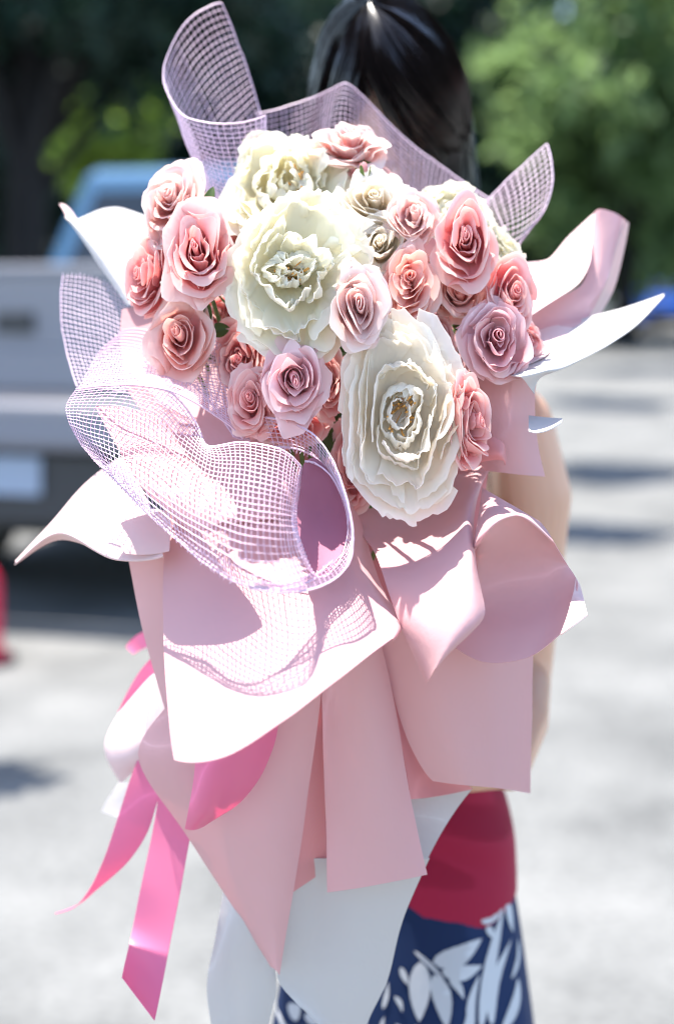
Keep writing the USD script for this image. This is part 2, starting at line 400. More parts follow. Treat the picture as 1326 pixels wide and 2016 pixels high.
def pickup():
    t = thing('pickup_truck', 'pale grey pickup truck parked at left with its tailgate facing the viewer', 'pickup truck', ((38 - 663) * 6.05 / FPX, 6.05, 0), -15)
    hw = 0.90
    obj('bed', cat([rbox(0.10, 2.0, 0.60, (-hw + 0.05, 1.04, 1.10), 0.03), rbox(0.10, 2.0, 0.60, (hw - 0.05, 1.04, 1.10), 0.03), rbox(1.7, 2.0, 0.10, (0, 1.05, 0.80), 0.02), rbox(1.6, 0.08, 0.6, (0, 2.0, 1.10), 0.02),
                    rbox(0.14, 0.1, 0.62, (-hw + 0.07, 0.05, 1.10), 0.04), rbox(0.14, 0.1, 0.62, (hw - 0.07, 0.05, 1.10), 0.04)]), 'car_white', t, smooth=35)
    tg = obj('tailgate', cat([rbox(1.50, 0.07, 0.50, (0, 0, 1.165), 0.025), rbox(1.30, 0.02, 0.16, (0, -0.036, 1.02), 0.008), rbox(1.5, 0.09, 0.05, (0, 0.0, 1.405), 0.02)]), 'car_white', t, smooth=35)
    obj('handle', rbox(0.17, 0.03, 0.085, (0, -0.04, 1.20), 0.01), 'dark_trim', tg, smooth=35)
    bp = obj('bumper', cat([rbox(1.78, 0.18, 0.20, (0, -0.10, 0.80), 0.05)]), 'car_white', t, smooth=35)
    obj('valance', cat([rbox(1.7, 0.12, 0.30, (0, -0.04, 0.55), 0.03)]), 'dark_trim', t, smooth=35)
    obj('licence_plate', rbox(0.30, 0.015, 0.155, (0, -0.112, 0.60), 0.005), 'plate', bp)
    for s in (-1, 1):
        obj('taillight', rbox(0.11, 0.06, 0.40, (s * (hw - 0.07), -0.01, 1.15), 0.02), 'tail_red', t, smooth=35)
    # cab
    from shapely.geometry import Polygon
    prof = np.array([(2.05, 0.55), (2.05, 1.42), (2.24, 1.95), (2.36, 2.00), (3.6, 1.98), (3.85, 1.90), (4.45, 1.35), (5.7, 1.22), (5.8, 1.1), (5.8, 0.5)])[::-1]
    cabm = m3.CrossSection([prof]).extrude(1.78).rotate([90, 0, 90]).translate([-0.89, 0, 0])
    cut = m3.Manifold.cube([0.6, 8, 1.5], True).rotate([0, -16, 0]).translate([1.05, 3, 1.9])
    cut2 = m3.Manifold.cube([0.6, 8, 1.5], True).rotate([0, 16, 0]).translate([-1.05, 3, 1.9])
    cabm = cabm - cut - cut2
    g = cabm.to_mesh()
    obj('cab', (np.array(g.vert_properties[:, :3]), np.array(g.tri_verts)), 'cab_sky_tint', t, smooth=30)
    # rear window lies 4 mm proud of the sloping rear wall
    def on_rear(x, f):
        return (x, 2.05 + 0.19 * f - 0.006, 1.42 + 0.53 * f + 0.003)
    V = np.array([on_rear(-0.76, 0.04), on_rear(0.76, 0.04), on_rear(0.65, 0.84), on_rear(-0.65, 0.84)])
    obj('rear_window', (np.vstack([V, V + [0, 0.004, -0.002]]), np.array([[0, 1, 2], [0, 2, 3], [4, 6, 5], [4, 7, 6]])), 'dark_glass', t)
    for s in (-1, 1):
        obj('wing_mirror', cat([rbox(0.20, 0.10, 0.24, (s * 1.10, 3.9, 1.42), 0.04), rbox(0.2, 0.05, 0.05, (s * 0.96, 3.95, 1.36), 0.02)]), 'car_silver', t, smooth=40)
    obj('chassis', rbox(1.72, 5.3, 0.34, (0, 2.95, 0.46), 0.03), 'dark_trim', t)  # underside block enlarged to deepen the shade below the truck
    for y in (1.05, 4.75):
        for s in (-1, 1):
            wheel(t, s * 0.80, y)
pickup()


def car(label, X, Y, rz, paint, s=1.0):
    t = thing('parked_car', label, 'car', (X, Y, 0), rz)
    prof = np.array([(-2.2, 0.30), (-2.25, 0.65), (-2.1, 0.92), (-1.55, 0.98), (-0.95, 1.42), (0.55, 1.45), (1.25, 1.02), (2.1, 0.85), (2.25, 0.6), (2.2, 0.28)])[::-1]
    b = m3.CrossSection([prof * s]).extrude(1.76 * s).rotate([90, 0, 90]).translate([-0.88 * s, 0, 0])
    for sg in (-1, 1):
        b = b - m3.Manifold.cube([0.6, 6, 1.2], True).rotate([0, -sg * 20, 0]).translate([sg * 1.06 * s, 0, 1.55 * s])
    g = b.to_mesh()
    obj('body', (np.array(g.vert_properties[:, :3]), np.array(g.tri_verts)), paint, t, smooth=30)
    # windscreen at the y- end (the end nearest the viewer), 5 mm proud
    def q(x, f):
        return (x, s * (-1.55 + 0.6 * f) - 0.005, s * (0.98 + 0.44 * f) + 0.005)
    V = np.array([q(-0.66, 0.1), q(0.66, 0.1), q(0.56, 0.9), q(-0.56, 0.9)])
    obj('windscreen', (np.vstack([V, V + [0, 0.003, -0.003]]), np.array([[0, 1, 2], [0, 2, 3], [4, 6, 5], [4, 7, 6]])), 'dark_glass', t)
    for sg in (-1, 1):
        obj('headlight', rbox(0.34, 0.08, 0.14, (sg * 0.62 * s, -2.2 * s, 0.74 * s), 0.03), 'chrome', t, smooth=40)
    obj('bumper', rbox(1.7, 0.12, 0.22, (0, -2.22 * s, 0.42 * s), 0.05), 'dark_trim', t, smooth=40)
    for y in (-1.35, 1.35):
        for sg in (-1, 1):
            wheel(t, sg * 0.76 * s, y * s, 0.32, 0.2)
car('blue car parked far off at right below the trees', (1278 - 663) * 47 / FPX, 47, 8, 'car_blue')
car('pale silver car parked left of the far blue car', (1205 - 663) * 50 / FPX, 50, 12, 'car_silver')
car('pale car just visible above the white peonies at right', (1045 - 663) * 44 / FPX, 44, 90, 'car_silver')


def bollard():
    Y = 5.4
    t = thing('bollard', 'short red bollard with domed top at the left edge of the pavement', 'bollard', ((-40 - 663) * Y / FPX, Y, 0))
    prof = [(0.0, 0.0), (0.105, 0.0), (0.105, 0.03), (0.078, 0.045), (0.075, 0.26), (0.07, 0.30), (0.05, 0.335), (0.02, 0.35), (0.0, 0.352)]
    obj('post', trimesh.creation.revolve(np.array(prof), sections=28), 'red_paint', t, smooth=35)
    obj('base_plate', cyl(0.13, 0.012, (0, 0, 0.010), 'z', 28), 'dark_trim', t, smooth=35)
bollard()


# ------------------------------------------------------------------ person
def hull_chain(pts):
    """one continuous body from joints: pts list of (a, ra, b, rb)"""
    out = []
    for a, ra, b, rb in pts:
        s1 = m3.Manifold.sphere(float(ra), 24).translate(list(map(float, a)))
        s2 = m3.Manifold.sphere(float(rb), 24).translate(list(map(float, b)))
        out.append(m3.Manifold.batch_hull([s1, s2]))
    return out


def smooth_solid(ms, edge=0.008, it=12):
    m = m3.Manifold.batch_boolean(ms, m3.OpType.Add).refine_to_length(edge)
    g = m.to_mesh()
    tm = trimesh.Trimesh(np.array(g.vert_properties[:, :3]), np.array(g.tri_verts), process=True)
    trimesh.smoothing.filter_taubin(tm, 0.5, 0.53, iterations=it)
    return tm


def solid(m):
    g = m.to_mesh()
    return np.array(g.vert_properties[:, :3]), np.array(g.tri_verts)


def ell(c, r, n=48):
    return m3.Manifold.sphere(1.0, n).scale(list(map(float, r))).translate(list(map(float, c)))


PY = 1.41
person = thing('person', 'person with long black hair, crimson top and navy leaf print skirt, holding the bouquet', 'person')
HC = at(765, 225, PY)
TILT = math.radians(38)


def bow_head(m):
    return m.rotate([math.degrees(TILT), 0, 0]).translate(list(map(float, HC)))


def body():
    ms = []
    ms.append(bow_head(ell((0, 0, 0), (0.062, 0.082, 0.100))))
    ms.append(bow_head(ell((0, -0.025, -0.05), (0.047, 0.055, 0.058))))           # jaw
    ms.append(bow_head(ell((0, -0.084, -0.012), (0.009, 0.014, 0.016))))          # nose
    for s in (-1, 1):
        ms.append(bow_head(ell((s * 0.063, 0.0, -0.01), (0.008, 0.016, 0.026))))   # ears
    neck0, neck1 = at(768, 330, PY + 0.02), at(770, 640, PY + 0.01)
    ms += hull_chain([(neck0, 0.042, neck1, 0.045)])
    SR, SL = at(1012, 835, PY), at(528, 835, PY)
    chest = at(770, 900, PY)
    ms += hull_chain([(neck1, 0.04, SR, 0.036), (neck1, 0.04, SL, 0.036)])
    ms.append(m3.Manifold.batch_hull([ell(at(770, 860, PY), (0.080, 0.072, 0.08)), ell(at(785, 1150, PY), (0.078, 0.068, 0.08)), ell(SR + [-0.03, 0, 0], (0.03, 0.035, 0.035)), ell(SL + [0.03, 0, 0], (0.03, 0.035, 0.035))]))
    ms.append(m3.Manifold.batch_hull([ell(at(785, 1150, PY), (0.078, 0.068, 0.08)), ell(at(800, 1520, PY), (0.070, 0.058, 0.05))]))
    ms.append(m3.Manifold.batch_hull([ell(at(800, 1520, PY), (0.070, 0.058, 0.05)), ell(at(800, 1900, PY), (0.094, 0.076, 0.08))]))
    for s, hipx in ((-1, 730), (1, 880)):
        h = at(hipx, 2000, PY)
        knee = np.array([h[0] * 0.9, PY - 0.01, 0.44]); ank = np.array([h[0] * 0.9, PY + 0.01, 0.07])
        ms += hull_chain([(h, 0.068, knee, 0.045), (knee, 0.045, ank, 0.030)])
        ms.append(m3.Manifold.batch_hull([ell(ank + [0, 0.01, -0.03], (0.028, 0.035, 0.03)), ell(ank + [0, -0.13, -0.052], (0.034, 0.04, 0.017))]))
    # the arm seen at right: upper arm, forearm coming forward under the paper
    EL = at(1030, 1330, PY - 0.01); WR = at(1000, 1516, 1.27)
    mid = at(1043, 975, PY)
    ms += hull_chain([(SR, 0.036, mid, 0.0385), (mid, 0.0385, EL, 0.0255), (EL, 0.0255, (EL + WR) / 2 + [0.004, 0, 0], 0.0245), ((EL + WR) / 2 + [0.004, 0, 0], 0.0245, WR, 0.017)])
    ELl = at(455, 1290, PY - 0.01); WRl = at(500, 1500, 1.27)
    ms += hull_chain([(SL, 0.036, (SL + ELl) / 2, 0.0335), ((SL + ELl) / 2, 0.0335, ELl, 0.0255), (ELl, 0.0255, WRl, 0.017)])
    def hand(w, d, side):
        # palm and five fingers closing round the wrapped stems; d points to the knuckles
        d = np.array(d, float) / np.linalg.norm(d)
        up = np.array([0, 0, 1.0]); ax = np.cross(d, up); ax /= np.linalg.norm(ax)
        o = []
        pal = w + d * 0.06
        o.append(m3.Manifold.batch_hull([ell(w, (0.017, 0.016, 0.015), 20), ell(pal + up * 0.026, (0.013, 0.012, 0.012), 20), ell(pal - up * 0.026, (0.013, 0.012, 0.012), 20)]))
        for k, (ln, r0) in enumerate(((0.030, 0.0078), (0.036, 0.0085), (0.034, 0.0085), (0.026, 0.0075))):
            b = pal + up * (-0.027 + k * 0.018)
            k1 = b + d * ln; k2 = k1 + (d * 0.5 - side * ax * 0.8) * ln * 0.7; k3 = k2 + (-d * 0.3 - side * ax) * ln * 0.5
            o += hull_chain([(b, r0 * 1.1, k1, r0), (k1, r0, k2, r0 * 0.92), (k2, r0 * 0.92, k3, r0 * 0.8)])
        t0 = w + d * 0.02 + up * 0.016; t1 = t0 + d * 0.022 + up * 0.024; t2 = t1 + d * 0.026 + up * 0.006
        o += hull_chain([(t0, 0.011, t1, 0.0095), (t1, 0.0095, t2, 0.008)])
        return o
    ms += hand(WR, (-0.88, -0.22, 0.36), 1)
    ms += hand(WRl, (0.75, -0.35, 0.0), -1)
    return smooth_solid(ms, 0.009, 8)
bd = obj('body', body(), 'skin', person, smooth=True)
for s in (-1, 1):
    obj('eye', solid(bow_head(ell((s * 0.027, -0.072, 0.004), (0.012, 0.008, 0.006), 20))), 'eye_dark', person, smooth=True)
obj('lips', solid(bow_head(ell((0, -0.077, -0.052), (0.019, 0.008, 0.006), 20))), 'lips', person, smooth=True)


def loft(rings, nseg=64, closed=False):
    """rings of (cx, cy, z, rx, ry) -> grid of points (k, nseg+1, 3)"""
    rings = np.array(rings, float)
    k = 40
    t = np.linspace(0, 1, len(rings))
    R = Akima1DInterpolator(t, rings, method='makima')(np.linspace(0, 1, k)) if len(rings) > 3 else interp1d(t, rings, axis=0)(np.linspace(0, 1, k))
    a = np.linspace(0, 2 * np.pi, nseg + 1)
    return np.stack([R[:, 0:1] + R[:, 3:4] * np.cos(a), R[:, 1:2] + R[:, 4:5] * np.sin(a), np.repeat(R[:, 2:3], nseg + 1, 1)], -1)


def zat(py):
    return CAM_H - (py - HOR) * (PY - 0.09) / FPX


def clothes():
    mpp = PY / FPX
    def ring(cx, hw, py, ry, cy=0.0):
        return ((cx - 663) * mpp, PY + cy, zat(py), hw * mpp, ry)
    # top: ring centre x, half width in px, row
    P = loft([ring(770, 150, 740, 0.07), ring(770, 178, 860, 0.085), ring(775, 180, 950, 0.092), ring(785, 178, 1150, 0.085), ring(800, 165, 1480, 0.07), ring(802, 166, 1560, 0.068), ring(800, 195, 1660, 0.078), ring(800, 210, 1790, 0.086), ring(800, 214, 1925, 0.09)])
    # slanting hem: the last rows rise to the right and bulge with soft folds
    f = np.clip((zat(1600) - P[..., 2]) / (zat(1600) - zat(1880)), 0, 1)
    xr = (P[..., 0] - (800 - 663) * mpp) / (210 * mpp)
    P[..., 2] += f * 0.046 * np.clip((xr + 0.7) / 1.7, 0, 2) ** 1.5
    th = np.arctan2(P[..., 1] - PY, P[..., 0])
    P[..., 1] += 0.004 * np.sin(P[..., 2] * 120 + xr * 5) * np.clip(1 - np.abs(P[..., 2] - zat(1640)) / 0.08, 0, 1)
    obj('top', shell(P, 0.002), 'crimson', person, smooth=True)
    S = loft([ring(800, 200, 1740, 0.084), ring(800, 206, 1800, 0.087), ring(798, 226, 1920, 0.098), ring(795, 245, 2050, 0.108), ring(790, 275, 2300, 0.12), ring(785, 300, 2700, 0.13), ring(785, 320, 3000, 0.135)])
    S[..., 0] += 0.004 * np.sin(np.linspace(0, 2 * np.pi, S.shape[1]) * 9)[None] * np.linspace(0, 1, S.shape[0])[:, None]
    sk = obj('skirt', shell(S, 0.002), 'navy', person, smooth=True)
    # leaf print: flat leaf shapes lying on the cloth
    n = grid_normals(S)
    if n[5, 48][1] > 0:
        n = -n
    nu, nv = S.shape[:2]
    from scipy.interpolate import RegularGridInterpolator
    fP = RegularGridInterpolator((np.arange(nu), np.arange(nv)), S + n * 0.0022, bounds_error=False, fill_value=None)
    V0 = np.array([S[:, j] for j in (48,)])[0]
    zrow = V0[:, 2]
    r = np.random.default_rng(5)
    parts = []
    def to_surface(x, z):
        """front of the skirt: metres across (x world) and z -> surface point"""
        row = np.interp(-z, -zrow, np.arange(nu))
        i = np.clip(row, 0, nu - 1)
        cx = np.interp(i, np.arange(nu), (S[:, 0, 0] + S[:, 32, 0]) / 2)
        hw = np.interp(i, np.arange(nu), np.abs(S[:, 0, 0] - S[:, 32, 0]) / 2)
        c = np.clip((x - cx) / hw, -0.995, 0.995)
        ang = 2 * np.pi - np.arccos(c)
        j = ang / (2 * np.pi) * (nv - 1)
        return fP(np.stack([i, j], -1))
    def leaf(x0, z0, ang, ln, wd, ser=0):
        t = np.linspace(0, 1, 13)
        w = wd * np.sin(np.pi * t ** 0.75) ** 0.8 * (1 + ser * (np.arange(13) % 2) * 0.5)
        bend = 0.12 * ln * np.sin(t * np.pi) * r.uniform(-1, 1)
        cx, cz = x0 + np.sin(ang) * ln * t + np.cos(ang) * bend, z0 + np.cos(ang) * ln * t - np.sin(ang) * bend
        L = to_surface(cx - np.cos(ang) * w, cz + np.sin(ang) * w)
        Rr = to_surface(cx + np.cos(ang) * w, cz - np.sin(ang) * w)
        Mm = to_surface(cx, cz)
        g = np.stack([L, Mm, Rr], 1)
        parts.append((g.reshape(-1, 3), grid_faces(13, 3)))
    mx = lambda px: (px - 663) * (PY - 0.095) / FPX
    for x0, y0, x1, y1, hw in [(850, 1890, 952, 1864, 19), (866, 1908, 952, 1913, 14), (828, 1888, 826, 1996, 19), (852, 1912, 874, 2012, 16), (880, 1924, 908, 1964, 7), (816, 1868, 872, 1926, 4),
                               (946, 2030, 996, 1826, 13), (972, 2030, 1012, 1888, 11), (926, 2030, 946, 1926, 10), (902, 2040, 922, 1962, 11), (952, 1836, 1006, 1806, 15), (962, 1846, 976, 1872, 6), (1004, 1812, 1016, 1880, 7),
                               (1010, 1960, 1030, 1900, 6), (992, 2050, 1024, 1966, 11), (806, 2040, 780, 2000, 11), (800, 2044, 820, 2002, 12), (812, 2050, 850, 2020, 11), (752, 1975, 764, 1925, 5), (778, 1950, 794, 1978, 5), (790, 1898, 806, 1930, 6), (748, 2020, 756, 1988, 4),
                               (560, 1990, 606, 1955, 13), (566, 2004, 620, 1992, 12), (556, 1980, 566, 1936, 9), (600, 2030, 640, 2010, 10), (570, 2050, 590, 2015, 11), (690, 1960, 720, 2010, 12), (650, 1930, 640, 1990, 11)]:
        X0, X1, Z0, Z1 = mx(x0), mx(x1), zat(y0), zat(y1)
        leaf(X0, Z0, math.atan2(X1 - X0, Z1 - Z0), math.hypot(X1 - X0, Z1 - Z0), hw * mpp * 0.94, 0.08)
    # the print carries on over the rest of the front below the frame
    for _ in range(60):
        leaf(mx(r.uniform(560, 1020)), zat(r.uniform(2110, 2900)), r.uniform(0, 6.28), r.uniform(70, 120) * mpp, r.uniform(9, 18) * mpp, 0.15)
    obj('leaf_print', cat(parts), 'print_white', sk, kind='stuff')
clothes()


def hair():
    r = np.random.default_rng(31)
    n, k = 5200, 16
    phi = r.uniform(0, 2 * np.pi, n)                      # 0 = viewer's right, -90 deg = towards the viewer
    a, b, c = 0.0715, 0.090, 0.1065
    P = np.zeros((n, k, 3))
    part_x = -0.020                                       # parting a little to the viewer's left
    th0 = np.radians(r.uniform(0, 16, n))
    front = np.exp(-((np.angle(np.exp(1j * (phi + np.pi / 2)))) / 0.75) ** 2)
    lockf = meshkit.noise(np.stack([phi * 16, np.zeros(n), np.zeros(n)], 1), 8) - 0.5
    sgn = np.where(np.cos(phi) + 0.25 + r.normal(size=n) * 0.12 > 0, 1, -1)
    lock = meshkit.noise(np.stack([phi * 5, np.zeros(n), np.zeros(n)], 1), 3) - 0.5
    off = 1 + 0.07 * r.uniform(-1, 1, n) + 0.12 * lock
    drop = r.uniform(0.24, 0.34, n)
    s = np.linspace(0, 1, k)
    ca, sa = math.cos(TILT), math.sin(TILT)
    for i in range(k):
        th = th0 + (np.radians(96) - th0) * min(1, s[i] / 0.55)
        ph = phi + lockf * 0.25 * s[i] + sgn * front * 0.9 * min(1, max(0, s[i] - 0.12) / 0.40) ** 1.5
        lx = part_x * (1 - min(1, s[i] / 0.35)) + a * off * np.sin(th) * np.cos(ph)
        ly = b * off * np.sin(th) * np.sin(ph)
        lz = 0.004 + c * np.cos(th) * (1 + 0.6 * (off - 1))
        x, y, z = HC[0] + lx, HC[1] + ca * ly - sa * lz, HC[2] + sa * ly + ca * lz
        if s[i] > 0.55:
            q = (s[i] - 0.55) / 0.45
            z = z - q * drop
            x = x + np.cos(ph) * (0.014 * q) + 0.002 * np.sin(q * 6 + phi * 9)
            y = y + np.sin(ph) * 0.004 * q
        P[:, i] = np.stack([x, y, z], 1)
    R = r.uniform(0.5, 1.5, (n, 1)) * 0.0007 * np.ones((n, k)) * np.linspace(1, 0.7, k)
    fly = r.uniform(size=n) < 0.02
    P[fly] += (np.linspace(0, 1, k)[None, :, None] ** 2) * r.normal(size=(fly.sum(), 1, 3)) * [0.018, 0.010, 0.006]
    keep = ~((front > 0.75) & (r.uniform(size=n) < 0.0))
    parts = [tubes(P[keep], R[keep], 3)]
    parts.append(solid(bow_head(ell((0, 0.006, 0.004), (0.062, 0.080, 0.096)) - ell((0, -0.09, -0.055), (0.06, 0.06, 0.085)))))
    h = obj('hair', cat(parts), 'hair', person, smooth=50)
    cp = at(712, 48, PY - 0.055)
    q = np.linspace(0, 1, 12)
    L = np.stack([np.linspace(at(668, 62, PY - 0.06)[0], at(715, 45, PY - 0.06)[0], 12), np.full(12, HC[1] - 0.064) + 0.01 * q, np.linspace(at(0, 62, PY - 0.06)[2], at(0, 42, PY - 0.06)[2], 12) + 0.0012 * np.sin(q * np.pi)], 1)
    obj('hair_clip', tubes(L[None], np.full((1, 12), 0.0026), 8), 'clip', h, smooth=True)
hair()

# ------------------------------------------------------------------ wrapping paper
wrap = thing('bouquet_wrapping', 'pink and white wrapping paper folded round the bouquet in flared collars and pleats', 'wrapping paper')
TH = 0.0007


def paper(rows, mat, label=None, nu=26, nv=26, name='paper_sheet'):
    P = spline(grid3(rows), nu, nv)
    n = grid_normals(P)
    k = len(rows) * 7 + int(rows[0][0][0])
    P = P + n * ((meshkit.noise(P * 22, k) - 0.5) * 0.0016 + (meshkit.noise(P * 60, k + 1) - 0.5) * 0.0003)[..., None]
    return obj(name, shell(P, TH), mat, wrap, smooth=True, label=label)


# inner backing: the throat of the wrapping behind the flowers
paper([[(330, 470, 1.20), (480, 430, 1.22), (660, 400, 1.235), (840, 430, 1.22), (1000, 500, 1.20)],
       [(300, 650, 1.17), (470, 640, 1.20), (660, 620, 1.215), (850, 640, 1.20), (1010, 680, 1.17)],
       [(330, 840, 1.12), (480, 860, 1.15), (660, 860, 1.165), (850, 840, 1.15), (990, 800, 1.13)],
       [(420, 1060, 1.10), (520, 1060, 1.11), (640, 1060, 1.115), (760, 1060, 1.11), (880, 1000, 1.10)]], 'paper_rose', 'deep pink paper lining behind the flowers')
paper([[(600, 980, 1.125), (760, 980, 1.13), (900, 930, 1.135), (965, 900, 1.14)], [(640, 1150, 1.11), (750, 1150, 1.115), (850, 1120, 1.12), (945, 1060, 1.13)], [(690, 1330, 1.10), (760, 1330, 1.105), (840, 1320, 1.11), (930, 1290, 1.125)]], 'paper_rose', 'deep pink lining between the front collar and the right flap')
# pink lining left of the flowers, under the netting
paper([[(240, 610, 1.165), (320, 600, 1.165), (420, 620, 1.15)],
       [(250, 760, 1.13), (350, 760, 1.125), (470, 760, 1.11)],
       [(330, 880, 1.085), (430, 900, 1.075), (560, 880, 1.075)],
       [(330, 1020, 1.06), (440, 1030, 1.05), (600, 1010, 1.06)]], 'paper_pink', 'pink paper seen through the netting at left')
# front collar, sunlit, bending out over the bow
paper([[(330, 960, 1.075), (430, 930, 1.08), (560, 930, 1.085), (660, 960, 1.085), (705, 1020, 1.085), (712, 1040, 1.09)],
       [(322, 1120, 1.045), (430, 1090, 1.035), (560, 1080, 1.04), (670, 1080, 1.05), (742, 1150, 1.055), (752, 1160, 1.07)],
       [(322, 1260, 1.00), (430, 1240, 0.985), (560, 1210, 0.985), (680, 1170, 1.00), (772, 1205, 1.02), (782, 1225, 1.04)],
       [(330, 1390, 0.955), (440, 1380, 0.935), (560, 1320, 0.935), (680, 1250, 0.955), (775, 1235, 0.99), (780, 1250, 1.01)],
       [(345, 1498, 0.915), (440, 1492, 0.895), (560, 1418, 0.895), (660, 1342, 0.915), (755, 1268, 0.955), (772, 1262, 0.975)]], 'paper_pink', 'sunlit pink collar of paper flaring out under the netting', 40, 40)
# added flap, tilted sunward to stand for a patch of light on the paper
paper([[(188, 800, 1.06), (300, 815, 1.065), (345, 870, 1.065)],
       [(225, 870, 1.035), (320, 890, 1.03), (400, 930, 1.03)],
       [(285, 965, 1.00), (360, 960, 0.995), (445, 965, 1.005)],
       [(380, 1045, 0.985), (420, 1035, 0.98), (468, 1012, 0.985)]], 'paper_pink', 'added pointed flap standing for a patch of sunlight under the netting at left')
# white flap at far left with its underside
paper([[(240, 900, 1.13), (170, 950, 1.15), (100, 1030, 1.165), (30, 1106, 1.175)],
       [(290, 985, 1.085), (215, 1000, 1.105), (125, 1030, 1.13), (32, 1106, 1.165)],
       [(318, 1080, 1.035), (230, 1090, 1.05), (130, 1048, 1.09), (32, 1108, 1.155)],
       [(320, 1089, 1.036), (232, 1094, 1.056), (132, 1063, 1.115), (28, 1112, 1.165)]], 'paper_blush', 'white sunlit flap of paper pointing out to the left', 30, 30)
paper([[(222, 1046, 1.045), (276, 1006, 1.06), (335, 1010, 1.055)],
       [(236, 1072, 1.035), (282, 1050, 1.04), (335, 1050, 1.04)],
       [(246, 1090, 1.03), (290, 1092, 1.03), (333, 1085, 1.03)]], 'paper_blush', 'small added upright sheet standing for a patch of shade below the netting', 14, 14)  # extra sheet turned upright so that it falls into shade
paper([[(250, 1080, 1.11), (290, 1078, 1.09), (345, 1070, 1.08)],
       [(270, 1190, 1.11), (305, 1190, 1.09), (350, 1190, 1.08)],
       [(298, 1300, 1.11), (325, 1300, 1.095), (355, 1300, 1.08)],
       [(326, 1398, 1.11), (342, 1398, 1.10), (360, 1398, 1.09)]], 'paper_pink', 'narrow shaded side panel of paper at left', 16, 12)
# soft rounded fold far left beside the bow
paper([[(305, 1300, 1.20), (330, 1320, 1.16), (345, 1360, 1.13)],
       [(245, 1385, 1.215), (290, 1395, 1.165), (335, 1400, 1.13)],
       [(206, 1460, 1.22), (255, 1470, 1.17), (320, 1440, 1.14)],
       [(238, 1542, 1.21), (262, 1520, 1.18), (300, 1480, 1.15)]], 'paper_blush', 'soft rounded pale fold of paper beside the bow at left', 20, 20)
paper([[(236, 1540, 1.26), (270, 1545, 1.25)], [(212, 1575, 1.26), (262, 1585, 1.25)], [(200, 1598, 1.26), (240, 1612, 1.25)]], 'paper_white', 'white corner of paper behind the ribbon tails', 10, 8)
# lower skirt of the wrapping, left pleat
paper([[(345, 1370, 1.0950), (450, 1340, 1.0782), (560, 1310, 1.0713), (640, 1290, 1.0750)],
       [(275, 1505, 1.1234), (390, 1495, 1.0878), (520, 1480, 1.0719), (620, 1460, 1.0806)],
       [(360, 1632, 1.1263), (440, 1625, 1.0909), (530, 1620, 1.0756), (600, 1600, 1.0873)],
       [(440, 1757, 1.1291), (490, 1755, 1.0990), (540, 1750, 1.0867), (578, 1750, 1.0937)],
       [(534, 1903, 1.1282), (540, 1908, 1.1135), (545, 1913, 1.1088), (550, 1920, 1.1092)]], 'paper_pink', 'left pleat of the lower pink paper, ending in a long point', 34, 28)
paper([[(632, 1290, 1.0800), (640, 1290, 1.0850)], [(608, 1480, 1.0919), (638, 1480, 1.1019)], [(588, 1640, 1.0998), (640, 1620, 1.1156)], [(571, 1760, 1.1043), (645, 1710, 1.1242)]], 'paper_rose', 'narrow tucked pleat between the lower panels', 20, 10)
paper([[(632, 1260, 1.0732), (690, 1250, 1.0576), (742, 1245, 1.0672)],
       [(634, 1400, 1.0789), (710, 1395, 1.0586), (776, 1390, 1.0743)],
       [(640, 1580, 1.0881), (730, 1575, 1.0678), (808, 1570, 1.0825)],
       [(645, 1757, 1.0971), (740, 1742, 1.0782), (840, 1722, 1.0889)]], 'paper_pink', 'centre pleat of the lower pink paper with a straight hem', 26, 22)
paper([[(735, 1240, 1.0819), (760, 1250, 1.0826), (790, 1260, 1.0882)],
       [(770, 1390, 1.0913), (800, 1400, 1.1019), (830, 1400, 1.1069)],
       [(795, 1500, 1.0931), (830, 1500, 1.1181), (880, 1490, 1.1225)],
       [(806, 1574, 1.0927), (860, 1568, 1.1173), (930, 1554, 1.1265)]], 'paper_rose', 'deep pink tuck behind the right lower panel', 18, 16)
paper([[(742, 1230, 1.0763), (820, 1180, 1.0482), (920, 1180, 1.0482), (1048, 1180, 1.0932)],
       [(770, 1350, 1.0788), (850, 1340, 1.0532), (950, 1340, 1.0582), (1047, 1340, 1.1132)],
       [(806, 1465, 1.0809), (880, 1460, 1.0606), (960, 1460, 1.0706), (1046, 1460, 1.1306)],
       [(852, 1538, 1.0805), (905, 1545, 1.0709), (965, 1550, 1.0812), (1042, 1562, 1.1470)]], 'paper_pink', 'broad right panel of pink paper shading to lavender', 28, 28)
# bottom white layers
paper([[(442, 1740, 1.1385), (480, 1745, 1.1231), (540, 1760, 1.1178)], [(428, 1835, 1.1492), (470, 1835, 1.1312), (532, 1840, 1.1258)], [(408, 1925, 1.1593), (470, 1930, 1.1419), (544, 1930, 1.1359)], [(414, 2005, 1.1683), (470, 2010, 1.1509), (534, 1995, 1.1452)],
       [(440, 2110, 1.1801), (470, 2110, 1.1671), (500, 2110, 1.1641)]], 'paper_white', 'grey white curled strip of paper at the lower left', 26, 20)
paper([[(570, 1690, 1.1049), (640, 1690, 1.1149), (720, 1690, 1.1089), (845, 1690, 1.1069)], [(558, 1850, 1.1209), (630, 1830, 1.1266), (700, 1820, 1.1215), (790, 1820, 1.1215)], [(545, 1920, 1.1268), (620, 1930, 1.1339), (690, 1930, 1.1319), (762, 1930, 1.1339)],
       [(625, 2018, 1.1358), (650, 2018, 1.1398), (690, 2018, 1.1398), (722, 2018, 1.1418)], [(690, 2110, 1.1441), (695, 2110, 1.1461), (700, 2110, 1.1481), (705, 2110, 1.1501)]], 'paper_white', 'white innermost sheet hanging to a point at the bottom', 30, 26)
